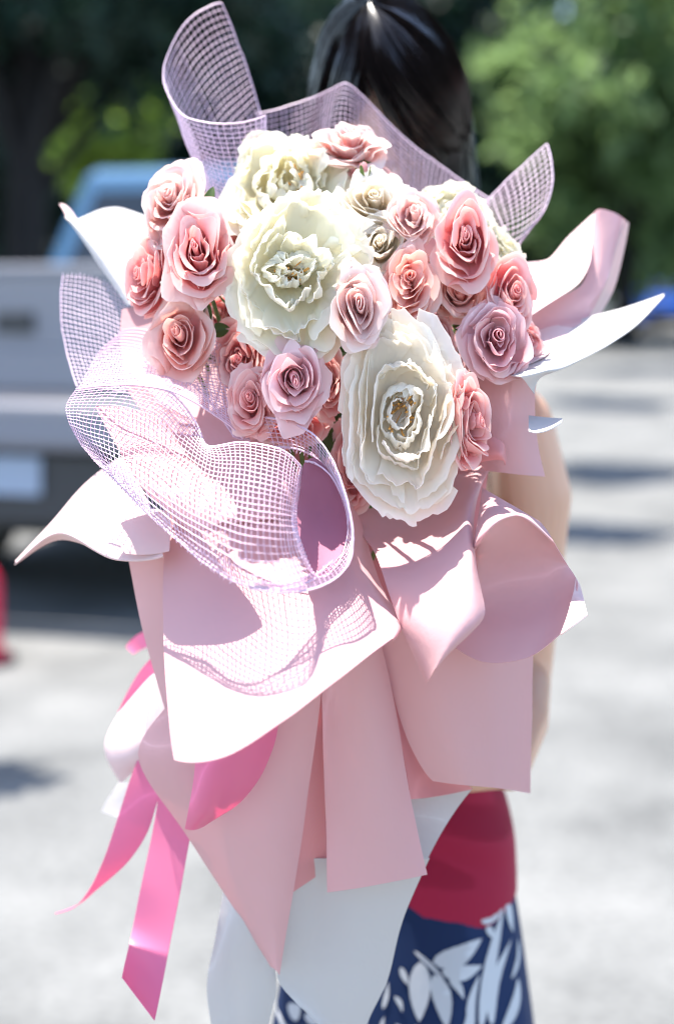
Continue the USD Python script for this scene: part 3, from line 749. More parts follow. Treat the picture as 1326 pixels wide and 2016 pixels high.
paper([[(770, 1555, 1.13), (930, 1552, 1.13)], [(790, 1610, 1.13), (885, 1612, 1.13)], [(800, 1690, 1.125), (842, 1690, 1.125)]], 'paper_white', 'small white wedge of paper beside the crimson top', 12, 8)
# right: flap in front, sunlit at the top
paper([[(670, 960, 1.11), (780, 960, 1.12), (870, 915, 1.13), (960, 890, 1.13), (990, 905, 1.135)],
       [(712, 1050, 1.08), (790, 1040, 1.085), (860, 1000, 1.09), (920, 960, 1.085), (952, 945, 1.095)],
       [(738, 1090, 1.055), (800, 1085, 1.055), (865, 1055, 1.05), (915, 1030, 1.04), (932, 1030, 1.06)],
       [(765, 1165, 1.02), (825, 1160, 1.005), (880, 1130, 1.0), (922, 1110, 1.0), (936, 1105, 1.02)],
       [(800, 1258, 1.00), (848, 1250, 0.975), (895, 1230, 0.965), (930, 1215, 0.97), (954, 1200, 0.985)],
       [(838, 1346, 0.995), (850, 1330, 0.972), (862, 1310, 0.965), (874, 1292, 0.97), (886, 1270, 0.985)]], 'paper_pink', 'sunlit flap of pink paper below the large cream peony', 40, 34)
# right: big open cone with white rim
paper([[(948, 960, 1.075), (985, 982, 1.06), (1030, 1008, 1.06), (1062, 1028, 1.08)],
       [(944, 1010, 1.05), (980, 1008, 1.03), (1028, 1012, 1.035), (1078, 1047, 1.06)],
       [(934, 1078, 1.025), (966, 1036, 0.985), (1018, 1015, 0.995), (1090, 1068, 1.03)],
       [(936, 1083, 1.035), (968, 1043, 0.997), (1020, 1022, 1.007), (1092, 1073, 1.037)],
       [(942, 1140, 1.05), (1000, 1110, 1.055), (1060, 1100, 1.055), (1118, 1115, 1.055)],
       [(950, 1200, 1.045), (1010, 1190, 1.05), (1080, 1180, 1.05), (1138, 1155, 1.04)],
       [(920, 1245, 1.03), (990, 1250, 1.03), (1065, 1240, 1.03), (1122, 1205, 1.03)],
       [(888, 1270, 1.025), (955, 1305, 1.015), (1030, 1298, 1.015), (1103, 1248, 1.02)]], 'paper_pink', 'wide open pink cone of paper with white rim at right', 46, 34)
paper([[(1133, 1140, 1.045), (1137, 1146, 1.05), (1140, 1152, 1.055)], [(1120, 1200, 1.02), (1134, 1190, 1.02), (1149, 1184, 1.025)], [(1103, 1250, 0.985), (1130, 1230, 0.98), (1156, 1211, 0.99)]], 'paper_blush', 'small pale corner turned out from the pink cone', 14, 12)
# right upper panel in shade
paper([[(900, 700, 1.12), (960, 705, 1.10), (1020, 705, 1.09), (1068, 722, 1.10)],
       [(905, 780, 1.11), (960, 780, 1.09), (1010, 780, 1.085), (1052, 775, 1.10)],
       [(930, 860, 1.105), (970, 860, 1.085), (1015, 860, 1.082), (1055, 858, 1.10)],
       [(950, 925, 1.10), (985, 930, 1.085), (1030, 935, 1.085), (1072, 938, 1.10)]], 'paper_pink', 'shaded pink panel right of the lowest roses', 22, 22)
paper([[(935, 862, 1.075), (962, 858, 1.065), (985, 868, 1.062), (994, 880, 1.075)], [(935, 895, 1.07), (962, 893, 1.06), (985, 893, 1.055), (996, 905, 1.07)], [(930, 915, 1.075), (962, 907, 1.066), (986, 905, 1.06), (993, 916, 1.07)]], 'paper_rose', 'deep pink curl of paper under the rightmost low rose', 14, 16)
# white spike at right
paper([[(985, 735, 1.10), (1040, 700, 1.13), (1090, 655, 1.16), (1140, 628, 1.18), (1220, 608, 1.19), (1306, 578, 1.20)],
       [(1000, 738, 1.07), (1050, 715, 1.09), (1100, 690, 1.11), (1155, 660, 1.14), (1225, 632, 1.17), (1306, 580, 1.195)],
       [(1020, 740, 1.045), (1066, 728, 1.055), (1100, 722, 1.08), (1160, 694, 1.11), (1235, 650, 1.15), (1306, 582, 1.19)],
       [(1052, 775, 1.06), (1062, 745, 1.062), (1100, 727, 1.083), (1160, 698, 1.112), (1235, 653, 1.152), (1307, 583, 1.19)]], 'paper_white', 'long white sunlit spike of paper pointing right', 26, 34)
paper([[(1040, 818, 1.075), (1075, 822, 1.07), (1106, 824, 1.07)], [(1040, 835, 1.055), (1075, 838, 1.05), (1106, 828, 1.055)], [(1040, 850, 1.04), (1070, 850, 1.035), (1104, 832, 1.045)]], 'paper_white', 'small white tab of paper against the bare arm', 10, 12)
# right upper sheets
paper([[(1000, 520, 1.20), (1040, 516, 1.22), (1075, 512, 1.24), (1120, 465, 1.26), (1170, 420, 1.27)],
       [(1005, 570, 1.165), (1045, 560, 1.18), (1085, 545, 1.195), (1130, 505, 1.22), (1166, 460, 1.24)],
       [(1015, 640, 1.12), (1060, 610, 1.13), (1100, 585, 1.15), (1140, 556, 1.18), (1162, 510, 1.21)]], 'paper_blush', 'pale sunlit sheet of paper behind the rightmost roses', 22, 26)
paper([[(1170, 418, 1.24), (1182, 411, 1.24), (1208, 418, 1.245), (1232, 434, 1.25)],
       [(1163, 500, 1.225), (1180, 500, 1.225), (1195, 500, 1.23), (1212, 490, 1.24)],
       [(1145, 558, 1.205), (1160, 570, 1.205), (1175, 570, 1.21), (1192, 555, 1.22)],
       [(1090, 592, 1.18), (1110, 605, 1.18), (1135, 620, 1.185), (1165, 612, 1.20)],
       [(1025, 640, 1.15), (1045, 648, 1.15), (1090, 645, 1.155), (1145, 638, 1.17)],
       [(1000, 690, 1.13), (1020, 692, 1.13), (1045, 680, 1.14), (1080, 662, 1.15)]], 'paper_pink', 'tall pink band of paper folded upright at far right', 34, 18)
paper([[(1226, 432, 1.248), (1236, 438, 1.262)], [(1206, 500, 1.235), (1222, 520, 1.262)], [(1184, 560, 1.217), (1205, 575, 1.25)], [(1160, 618, 1.197), (1178, 622, 1.22)], [(1140, 640, 1.172), (1150, 655, 1.175)]], 'paper_blush', 'thin pale rim edging the upright pink band', 20, 8)
paper([[(1030, 690, 1.135), (1050, 655, 1.145), (1100, 640, 1.16), (1150, 636, 1.18)], [(1030, 705, 1.10), (1055, 690, 1.11), (1080, 680, 1.12), (1110, 665, 1.14)], [(1010, 725, 1.08), (1045, 715, 1.085), (1065, 705, 1.09), (1085, 692, 1.11)]], 'paper_blush', 'small pale turned back fold above the white spike', 14, 16)
# left upper white flap
paper([[(128, 425, 1.235), (150, 432, 1.225), (205, 410, 1.25), (245, 411, 1.26), (300, 432, 1.24), (330, 450, 1.22)],
       [(165, 475, 1.21), (190, 480, 1.20), (225, 470, 1.215), (262, 470, 1.22), (300, 480, 1.20), (330, 500, 1.19)],
       [(205, 535, 1.19), (225, 535, 1.18), (250, 530, 1.185), (275, 530, 1.185), (305, 540, 1.17), (330, 560, 1.16)],
       [(250, 600, 1.165), (262, 600, 1.16), (278, 600, 1.16), (292, 600, 1.16), (310, 605, 1.15), (330, 610, 1.15)]], 'paper_white', 'white trumpet shaped fold of paper at the upper left', 26, 34)
paper([[(117, 402, 1.25), (135, 408, 1.245), (152, 432, 1.225)], [(125, 415, 1.24), (140, 428, 1.235), (152, 436, 1.222)], [(132, 432, 1.232), (142, 438, 1.228), (153, 441, 1.22)]], 'paper_blush', 'tiny turned tip of the white trumpet fold', 10, 10)

# ------------------------------------------------------------------ ribbon
bow = thing('ribbon_bow', 'satin hot pink ribbon bow with two tails hanging below the left side', 'ribbon')


def ribbon(rows, name, nu=30, nv=8):
    return obj(name, shell(spline(grid3(rows), nu, nv), 0.0005), 'ribbon', bow, smooth=True)


ribbon([[(400, 1390, 1.06), (475, 1380, 1.045), (548, 1370, 1.06)], [(388, 1470, 1.045), (455, 1470, 1.025), (545, 1440, 1.055)], [(382, 1530, 1.05), (440, 1535, 1.03), (522, 1510, 1.055)], [(372, 1590, 1.065), (420, 1590, 1.045), (480, 1572, 1.06)], [(364, 1632, 1.085), (390, 1632, 1.075), (418, 1614, 1.075)]], 'loop', 30, 16)
ribbon([[(318, 1275, 1.17), (330, 1290, 1.165)], [(270, 1330, 1.20), (300, 1330, 1.185)], [(238, 1390, 1.215), (262, 1372, 1.205)], [(232, 1400, 1.222), (245, 1405, 1.215)]], 'loop')
ribbon([[(248, 1275, 1.29), (262, 1288, 1.28)], [(268, 1252, 1.28), (285, 1276, 1.27)], [(300, 1238, 1.25), (320, 1262, 1.24)]], 'loop', 12, 6)
ribbon([[(282, 1470, 1.165), (335, 1520, 1.15)], [(258, 1530, 1.165), (312, 1572, 1.155)], [(232, 1610, 1.165), (294, 1630, 1.16)], [(205, 1690, 1.165), (258, 1690, 1.165)], [(172, 1758, 1.17), (190, 1752, 1.175)], [(150, 1784, 1.18), (156, 1780, 1.185)], [(108, 1800, 1.20), (110, 1798, 1.20)]], 'tail', 44, 8)
ribbon([[(318, 1530, 1.15), (385, 1600, 1.135)], [(300, 1640, 1.15), (371, 1665, 1.135)], [(280, 1735, 1.145), (352, 1770, 1.13)], [(262, 1825, 1.145), (334, 1860, 1.125)], [(246, 1895, 1.12), (318, 1945, 1.11)], [(240, 1925, 1.10), (304, 2010, 1.09)]], 'tail', 40, 8)

# ------------------------------------------------------------------ netting
netting = thing('mesh_netting', 'pale lilac open weave mesh netting rolled and ruffled round the flowers', 'netting')


def net(rows, label, pitch=0.0038, rad=0.00031, rim=(1, 1, 1, 1), fringe=None, seg=0.0032):
    C = grid3(rows)
    S = spline(C, 60, 60)
    lu = np.linalg.norm(np.diff(S, axis=0), axis=-1).sum(0).mean()
    lv = np.linalg.norm(np.diff(S, axis=1), axis=-1).sum(1).mean()
    nu, nv = max(4, int(lu / pitch)), max(4, int(lv / pitch))
    ku, kv = max(12, int(lu / seg)), max(12, int(lv / seg))
    # equal spacing along each direction
    def even(axis):
        d = np.linalg.norm(np.diff(S, axis=axis), axis=-1).mean(1 - axis)
        s = np.concatenate([[0], np.cumsum(d)]); s /= s[-1]
        return lambda n: np.interp(np.linspace(0, 1, n), s, np.linspace(0, 1, 60))
    eu, ev = even(0), even(1)
    jit = np.random.default_rng(nu * 100 + nv)
    fu = np.clip(eu(nu) + jit.normal(size=nu) * 0.0008, 0, 1)
    fv = np.clip(ev(nv) + jit.normal(size=nv) * 0.0008, 0, 1)
    A = spline(C, 0, 0, fu, ev(kv))                      # strands along v, one per u
    B = np.swapaxes(spline(C, 0, 0, eu(ku), fv), 0, 1)   # strands along u, one per v
    n1 = grid_normals(A) * 0.00018
    n2 = np.swapaxes(grid_normals(np.swapaxes(B, 0, 1)), 0, 1) * 0.00018
    def pull(L, k):
        return np.stack([meshkit.noise(L * 260, k + q) - 0.5 for q in range(3)], -1) * 0.0005 + np.stack([meshkit.noise(L * 60, k + 7 + q) - 0.5 for q in range(3)], -1) * 0.0008
    A, B = A + pull(A, 1), B + pull(B, 1)
    parts = [tubes(A + n1, rad * jit.uniform(0.8, 1.2, (nu, 1))), tubes(B - n2, rad * jit.uniform(0.8, 1.2, (nv, 1)))]
    for on, line in zip(rim, (A[:1], A[-1:], B[:1], B[-1:])):
        if on:
            parts.append(tubes(line, rad * 2.2, 4))
    if fringe:                                            # cut yarn ends poking past an edge
        for e in fringe:
            X = {'u0': (B[:, 0], B[:, 1]), 'u1': (B[:, -1], B[:, -2]), 'v0': (A[:, 0], A[:, 1]), 'v1': (A[:, -1], A[:, -2])}[e]
            d = X[0] - X[1]
            d /= np.maximum(np.linalg.norm(d, axis=1, keepdims=True), 1e-9)
            L = np.stack([X[0], X[0] + d * 0.0015, X[0] + d * 0.003 + jit.normal(size=d.shape) * 0.0006], 1)
            parts.append(tubes(L, rad * 1.1))
    return obj('net_panel', cat(parts), 'net', netting, label=label)


# tall roll at top left
net([[(522, 226, 1.16), (480, 240, 1.145), (430, 243, 1.14), (375, 234, 1.15), (345, 208, 1.17), (321, 150, 1.20), (352, 62, 1.225), (400, 18, 1.235), (436, 5, 1.24)],
     [(526, 300, 1.16), (490, 310, 1.15), (445, 312, 1.145), (400, 300, 1.155), (370, 270, 1.175), (352, 230, 1.205), (395, 150, 1.235), (440, 110, 1.245), (472, 95, 1.25)],
     [(535, 380, 1.165), (500, 390, 1.155), (465, 390, 1.155), (430, 380, 1.165), (405, 360, 1.18), (390, 330, 1.21), (440, 250, 1.24), (475, 215, 1.25), (503, 190, 1.255)],
     [(545, 450, 1.17), (520, 455, 1.165), (490, 455, 1.165), (462, 450, 1.17), (445, 440, 1.185), (435, 420, 1.21), (480, 350, 1.24), (510, 310, 1.25), (530, 285, 1.255)]], 'tall rolled cone of netting at the top left', rim=(1, 0, 1, 1), pitch=0.0042)
# back panel with a peak
net([[(505, 224, 1.25), (560, 210, 1.255), (620, 190, 1.255), (668, 166, 1.24), (690, 168, 1.235), (740, 215, 1.245), (800, 275, 1.25), (880, 335, 1.245), (965, 392, 1.23)],
     [(510, 300, 1.245), (565, 290, 1.25), (620, 265, 1.245), (652, 240, 1.225), (690, 240, 1.225), (745, 280, 1.235), (800, 335, 1.24), (870, 390, 1.235), (950, 440, 1.22)],
     [(520, 400, 1.235), (570, 390, 1.24), (620, 360, 1.235), (650, 330, 1.215), (690, 330, 1.215), (745, 360, 1.225), (800, 410, 1.23), (860, 450, 1.225), (935, 490, 1.21)]], 'back panel of netting rising to a peak in front of the hair', rim=(1, 0, 0, 0), pitch=0.0040)
# right flap
net([[(955, 398, 1.23), (1000, 352, 1.235), (1040, 315, 1.24), (1077, 283, 1.245)],
     [(965, 425, 1.215), (1010, 395, 1.215), (1050, 365, 1.22), (1087, 335, 1.225)],
     [(980, 450, 1.20), (1015, 440, 1.20), (1050, 420, 1.205), (1080, 392, 1.21)],
     [(985, 500, 1.19), (1010, 498, 1.195), (1030, 470, 1.20), (1052, 440, 1.205)]], 'small upright flap of netting at the right', rim=(1, 0, 0, 1), pitch=0.0046)
# left panel
net([[(124, 545, 1.20), (180, 550, 1.195), (240, 575, 1.185), (330, 620, 1.16)],
     [(120, 610, 1.19), (180, 625, 1.18), (250, 650, 1.17), (340, 690, 1.145)],
     [(131, 690, 1.175), (190, 700, 1.165), (260, 720, 1.15), (350, 760, 1.125)],
     [(152, 760, 1.15), (210, 765, 1.14), (280, 780, 1.125), (370, 820, 1.10)]], 'flat panel of netting at the left in front of the pickup', rim=(0, 0, 1, 0), pitch=0.0038, fringe=('u0',))
# bright bunch over the left fold, turning over at an arched edge
net([[(240, 650, 1.14), (290, 650, 1.12), (340, 680, 1.10), (400, 680, 1.09), (440, 650, 1.10)],
     [(190, 700, 1.125), (260, 700, 1.105), (340, 730, 1.085), (410, 740, 1.08), (460, 740, 1.085)],
     [(165, 745, 1.10), (250, 740, 1.07), (335, 755, 1.06), (420, 790, 1.06), (470, 820, 1.065)],
     [(152, 768, 1.075), (240, 757, 1.045), (330, 768, 1.04), (420, 815, 1.05), (478, 862, 1.06)]], 'sunlit bunched netting arching over the left fold', rim=(0, 1, 0, 0), pitch=0.0030)
# large front sweep: from the left fold across to the rolled mouth
net([[(150, 766, 1.075), (240, 757, 1.045), (330, 770, 1.04), (385, 830, 1.05), (412, 878, 1.035), (480, 871, 1.02), (545, 882, 1.01), (592, 918, 1.015)],
     [(130, 800, 1.06), (205, 800, 1.03), (295, 820, 1.03), (355, 875, 1.03), (420, 915, 1.00), (480, 920, 0.975), (540, 935, 0.965), (584, 960, 0.985)],
     [(136, 835, 1.05), (190, 850, 1.025), (270, 880, 1.02), (340, 930, 1.00), (410, 970, 0.97), (475, 985, 0.945), (535, 995, 0.94), (578, 1005, 0.965)],
     [(155, 870, 1.045), (200, 895, 1.02), (265, 935, 1.00), (335, 985, 0.975), (405, 1025, 0.95), (470, 1050, 0.93), (535, 1060, 0.925), (584, 1062, 0.95)],
     [(180, 902, 1.04), (222, 932, 1.02), (275, 980, 0.995), (340, 1035, 0.97), (405, 1080, 0.945), (470, 1115, 0.93), (545, 1120, 0.93), (600, 1108, 0.95)],
     [(190, 912, 1.04), (228, 945, 1.02), (285, 1005, 0.995), (350, 1065, 0.975), (415, 1118, 0.95), (475, 1150, 0.94), (560, 1160, 0.945), (625, 1136, 0.965)]], 'broad front sweep of netting rolling into an open mouth', rim=(1, 1, 0, 0), fringe=('u1',), pitch=0.0041, rad=0.00035)
# inward return of the mouth: a funnel narrowing away from the viewer, then the outer ring
mouth = [(592, 918, 1.015), (578, 1005, 0.966), (584, 1062, 0.951), (625, 1136, 0.966), (662, 1112, 0.985), (682, 1060, 1.01), (680, 1000, 1.02), (645, 930, 1.03), (600, 908, 1.03)]
net([[(632 + (x - 632) * k, 1020 + (y - 1020) * k, Y + d) for x, y, Y in mouth] for k, d in ((1.0, 0.0), (0.95, 0.025), (0.88, 0.045))], 'inner wall of netting inside the mouth', rim=(0, 0, 0, 0), pitch=0.0030, rad=0.0005)
paper([[(598, 914, 1.040), (620, 902, 1.042), (646, 928, 1.042)], [(577, 1002, 1.022), (632, 1000, 1.036), (683, 1005, 1.030)], [(586, 1065, 1.000), (635, 1070, 1.012), (681, 1062, 1.015)], [(624, 1132, 0.975), (636, 1133, 0.982), (660, 1112, 0.990)]], 'mouth_shade', 'added mauve sheet standing for the shade in the mouth of the netting', 20, 18)  # added sheet whose dark colour stands in for shade
net([[(522, 822, 1.05), (560, 828, 1.04), (610, 850, 1.025), (650, 898, 1.01), (678, 965, 0.995), (694, 1040, 0.98), (692, 1092, 0.97), (668, 1132, 0.955), (620, 1158, 0.945), (560, 1166, 0.94), (490, 1158, 0.94)],
     [(530, 845, 1.055), (568, 852, 1.05), (614, 875, 1.04), (650, 920, 1.03), (678, 980, 1.015), (692, 1040, 1.005), (688, 1085, 0.99), (662, 1120, 0.97), (615, 1148, 0.955), (560, 1160, 0.945), (500, 1152, 0.94)],
     [(540, 880, 1.055), (575, 882, 1.055), (612, 895, 1.055), (645, 928, 1.05), (672, 975, 1.04), (684, 1025, 1.03), (676, 1072, 1.015), (650, 1108, 0.995), (612, 1135, 0.97), (560, 1150, 0.95), (510, 1145, 0.94)]], 'outer ring of netting round the open mouth', rim=(1, 1, 0, 0), fringe=('u1', 'v0'), pitch=0.0038, rad=0.00035)
# net lying over the pink lining below the left roses
net([[(405, 640, 1.10), (440, 650, 1.10), (470, 680, 1.10)], [(370, 740, 1.09), (425, 750, 1.085), (470, 770, 1.09)], [(420, 800, 1.075), (450, 820, 1.072), (480, 830, 1.078)], [(460, 860, 1.06), (478, 866, 1.06), (492, 866, 1.065)]], 'strip of pink netting below the left roses', rim=(0, 0, 1, 1), pitch=0.0030)


# ------------------------------------------------------------------ flowers
def frame(dx, dz, roll=0.0):
    f = np.array([dx, -1.0, dz]); f /= np.linalg.norm(f)
    r = np.cross(f, [0, 0, 1.0]); r = -r / np.linalg.norm(r)          # to the viewer's right
    if r[0] < 0:
        r = -r
    u = np.cross(r, f); u = u if u[2] > 0 else -u
    c, s = math.cos(roll), math.sin(roll)
    return c * r + s * u, -s * r + c * u, f


def petal(r0, r1, h0, h1, th, w, curl, ruf, lean, seed, nu=11, nv=10, tip=0.25, freq=2.2, tone=(0.0, 1.0), pinch=0.0, jag=0.0, crumple=0.0):
    """one petal in flower space (axis +z, radius 1): returns grid and uv"""
    s = np.linspace(-1, 1, nu)[None, :]
    t = np.linspace(0, 1, nv)[:, None] ** 0.85
    def nz(f, k):
        return meshkit.noise(np.stack([s[0] * f + seed * 3.1 + k, np.full(nu, seed * 1.7), np.full(nu, k * 1.3)], 1), seed + k)[None] - 0.5
    T = t * (1 - tip * np.abs(s) ** 2.6 + ruf * 0.9 * nz(freq, 0) + jag * nz(freq * 4, 5) + pinch * np.exp(-(s / 0.18) ** 2))
    ang = th + s * w * (0.42 + 0.58 * np.sin(np.minimum(t * 1.5, 1) * np.pi / 2))
    T1 = np.clip(T, 0, 1.3)
    Tm = np.minimum(T1, 1)
    rho = r0 + (r1 - r0) * np.sin(Tm * np.pi / 2) ** 0.75 + (r1 - r0) * 0.25 * np.maximum(T1 - 1, 0)
    z = h0 + (h1 - h0) * T1 ** 1.55
    c = np.clip((T1 - 0.68) / 0.32, 0, 1.4) ** 2
    e = np.clip((np.abs(s) - 0.60) / 0.40, 0, 1) ** 2 * t ** 1.2
    rho = rho + curl * (c + 0.7 * e) + lean * s * (0.3 + 0.7 * t)
    z = z - np.abs(curl) * 0.85 * c * T1 - np.abs(curl) * 0.3 * e
    sb, tb = np.broadcast_arrays(s, t)
    wave = meshkit.noise(np.stack([sb * freq + seed, tb * 1.6 + seed * 0.3, np.full_like(sb, 0.5)], -1), seed + 9) - 0.5
    wave2 = meshkit.noise(np.stack([sb * freq * 2.6 + seed, tb * 3.5 + seed * 0.3, np.full_like(sb, 0.5)], -1), seed + 19) - 0.5
    wave3 = meshkit.noise(np.stack([sb * freq * 3.2 + seed * 1.9, tb * 7.0 + seed, np.full_like(sb, 2.5)], -1), seed + 29) - 0.5
    k = ruf * (1.5 * wave + 0.6 * wave2) * t ** 1.3 + crumple * wave3 * t ** 0.5
    rho = rho + k
    z = z + k * 0.4
    P = np.stack([rho * np.cos(ang), rho * np.sin(ang), z], -1)
    fade = np.clip(np.maximum(T1, 0) ** 2.0 * 0.95 + 0.15 * np.abs(s) ** 4, 0, 1)
    uv = np.stack([(s + 0 * t) * 0.5 + 0.5 + seed * 0.37, tone[0] + (tone[1] - tone[0]) * fade], -1)
    return P, uv


def put_petal(P, uv, par, mat, th, name='petal'):
    nu, nv = P.shape[:2]
    V, F = shell(P, th)
    U = uv.reshape(-1, 2)
    i = np.arange(nu * nv).reshape(nu, nv)
    loop = np.concatenate([i[0, :-1], i[:-1, -1], i[-1, :0:-1], i[:0:-1, 0]])
    obj(name, (V, F), mat, par, smooth=True, uv=np.vstack([U, U, U[loop], U[loop]]))


def flower(name, cat_, label, px, py, w, h, Y, dx, dz, mat, layers, seed, core=True, depth=0.85, stamens=0, sep=False, group=None, roll=0.0, ruffled=False):
    c = at(px, py, Y)
    t = thing(name, label, cat_, c, group=group)
    r = np.random.default_rng(seed)
    R, U, Fv = frame(dx, dz + 0.22, roll)
    big = 1.0 if ruffled else 1.09
    sx, sy = w / 2 * Y / FPX * big, h / 2 * Y / FPX * big
    sz = (sx + sy) / 2 * depth
    B = np.stack([R * sx, U * sy, Fv * sz], 0)
    off = np.array([0, 0, -0.45])
    amp = 0.18 if ruffled else 0.19
    def W(P):
        q = P * 1.6 + seed * 7.7
        q0 = np.array([0, 0, 0.5]) * 1.6 + seed * 7.7
        P = P + amp * np.stack([meshkit.noise(q, k) - meshkit.noise(q0, k) for k in (1, 2, 3)], -1) * 2 * [1, 1, 0.7]
        return (P + off) @ B
    if core:
        k, m = 34, 7
        q = np.linspace(0, 1, k)[None, :]
        tt = np.linspace(0, 1, m)[:, None]
        a = q * 2 * np.pi * 2.1 + r.uniform(0, 6)
        rad = (0.03 + 0.13 * q) * (0.75 + 0.35 * tt) + 0.02 * np.sin(a * 1.7) * tt
        z = 0.25 + (0.80 - 0.10 * q + 0.03 * np.sin(a * 2.3)) * tt
        P = np.stack([rad * np.cos(a), rad * np.sin(a), z * np.ones_like(a)], -1)
        uv = np.stack([q + 0 * tt, np.clip(tt * 0.55 + 0 * q, 0, 1)], -1)
        put_petal(W(P), uv, t, mat, 0.0005)
    gi = 0.0
    for li, (n, r0, r1, h0, h1, ww, curl, ruf, tip, tn) in enumerate(layers):
        gi += r.uniform(0.3, 0.9)
        for k in range(n):
            th = gi + k * 2 * np.pi / n + r.normal() * 0.17
            j = lambda s: 1 + r.normal() * s
            P, uv = petal(r0, r1 * j(0.03 if h > 1.4 * w else 0.07), h0, h1 * j(0.16 if ruffled else 0.13), th, ww * j(0.12), curl * j(0.4), ruf, 0.05 * (r1 + 0.3) * (1 if seed % 2 else -1), seed * 50 + li * 13 + k,
                          tip=tip, tone=tn, freq=3.4 if ruffled else 1.6, jag=(0.09 if h < 1.4 * w else 0.04) if ruffled else 0.045, pinch=0.05 * (r.uniform() < 0.5 and not ruffled), nu=25 if ruffled else 15, nv=17 if ruffled else 11, crumple=0.07 if ruffled else 0.012)
            put_petal(W(P), uv, t, mat, 0.0004)
    if stamens:
        a = r.uniform(0, 2 * np.pi, stamens); rr = 0.16 * np.sqrt(r.uniform(0, 1, stamens))
        L = []
        for q in np.linspace(0, 1, 5):
            L.append(np.stack([rr * np.cos(a) * (0.5 + 0.9 * q) + 0.05, rr * np.sin(a) * (0.5 + 0.9 * q) - 0.05, 0.15 + q * (0.42 + 0.1 * np.sin(a * 7))], 1))
        P = W(np.stack(L, 1))
        obj('stamens', tubes(P, np.broadcast_to(np.array([0.0004, 0.0004, 0.0004, 0.0006, 0.0009]), (stamens, 5)), 4), 'stamen', t, kind='stuff')
    # sepals and stem behind
    for k in range(5):
        a = k * 2 * np.pi / 5 + r.uniform(0, 1)
        q = np.linspace(0, 1, 6)[:, None]; s = np.linspace(-1, 1, 3)[None, :]
        ww = 0.16 * np.sin(np.pi * (0.15 + 0.85 * q)) * (1 - q * 0.5)
        long = 1.0 if sep else 0.8
        rho = 0.10 + 0.75 * q * long; z = -0.02 + (0.22 * q ** 2 if sep else -0.10 * q)
        P = np.stack([(rho + 0.02) * np.cos(a) - s * ww * np.sin(a), (rho + 0.02) * np.sin(a) + s * ww * np.cos(a), z + 0.03 * np.abs(s)], -1)
        obj('sepal', shell(W(P), 0.0005), 'sepal', t, smooth=True)
    b0 = W(np.array([[0, 0, 0.05]]))[0]
    goal = at(640, 1330, 1.16) - c
    q = np.linspace(0, 1, 9)[:, None]
    P = b0 * (1 - q) ** 2 + 2 * (b0 - Fv * 0.045) * q * (1 - q) + goal * q ** 2
    if py > 900:
        P = b0 * (1 - q) + (b0 - Fv * 0.05) * q
    obj('stem', tubes(P[None], np.full((1, 9), 0.0018), 6), 'stem', t, smooth=True)
    return t


def rose_layers(o=1.0, q=0):
    """o: how far it has opened; q: shifts petal counts and ruffles so that no two are alike"""
    return [(3, 0.05, 0.20 + 0.02 * (q % 3), 0.10, 0.90, 1.30, 0.03, 0.05 + 0.02 * (q % 2), 0.18, (0.0, 0.75)),
            (3 + (q % 2), 0.07, 0.34, 0.05, 0.97, 1.25 - 0.15 * (q % 2), 0.07, 0.08, 0.2, (0.0, 0.9)),
            (4, 0.08, 0.50, 0.0, 0.97, 1.10, 0.10 + 0.03 * (q % 3), 0.10, 0.24, (0.05, 0.95)),
            (4 + (q % 3), 0.10, 0.66 * o, 0.0, 0.86, 0.98, 0.15 + 0.02 * (q % 4), 0.11, 0.26, (0.1, 1.0)),
            (5, 0.10, 0.79 * o, -0.05, 0.70 - 0.05 * (q % 3), 0.92, 0.20, 0.12, 0.26, (0.2, 1.0)),
            (3 + (q % 3), 0.10, 0.87 * o, -0.10, 0.40 - 0.06 * (q % 4), 1.05, 0.22, 0.12, 0.24, (0.3, 1.0))]


SPRAY = [(3, 0.05, 0.18, 0.12, 0.84, 1.1, 0.03, 0.12, 0.2, (0.0, 0.75)), (4, 0.06, 0.31, 0.10, 0.90, 0.95, 0.05, 0.13, 0.22, (0.0, 0.9)), (5, 0.07, 0.46, 0.05, 0.90, 0.82, 0.08, 0.14, 0.22, (0.05, 0.95)),
         (6, 0.08, 0.62, 0.02, 0.80, 0.78, 0.12, 0.13, 0.24, (0.1, 1.0)), (6, 0.09, 0.77, 0.0, 0.62, 0.78, 0.15, 0.12, 0.26, (0.15, 1.0)), (5, 0.10, 0.87, -0.05, 0.36, 0.88, 0.16, 0.10, 0.26, (0.2, 1.0))]
PEONY = [(3, 0.02, 0.17, 0.10, 0.66, 1.5, -0.05, 0.16, 0.08, (0.25, 1.0)), (5, 0.05, 0.36, 0.05, 0.76, 1.0, -0.10, 0.20, 0.08, (0.25, 1.0)), (6, 0.08, 0.56, 0.05, 0.72, 0.84, -0.04, 0.22, 0.09, (0.3, 1.0)),
         (8, 0.12, 0.74, 0.02, 0.58, 0.70, 0.03, 0.20, 0.10, (0.3, 1.0)), (8, 0.14, 0.87, 0.0, 0.40, 0.68, 0.06, 0.18, 0.12, (0.35, 1.0)), (8, 0.14, 0.96, -0.06, 0.18, 0.68, 0.05, 0.16, 0.14, (0.35, 1.0))]

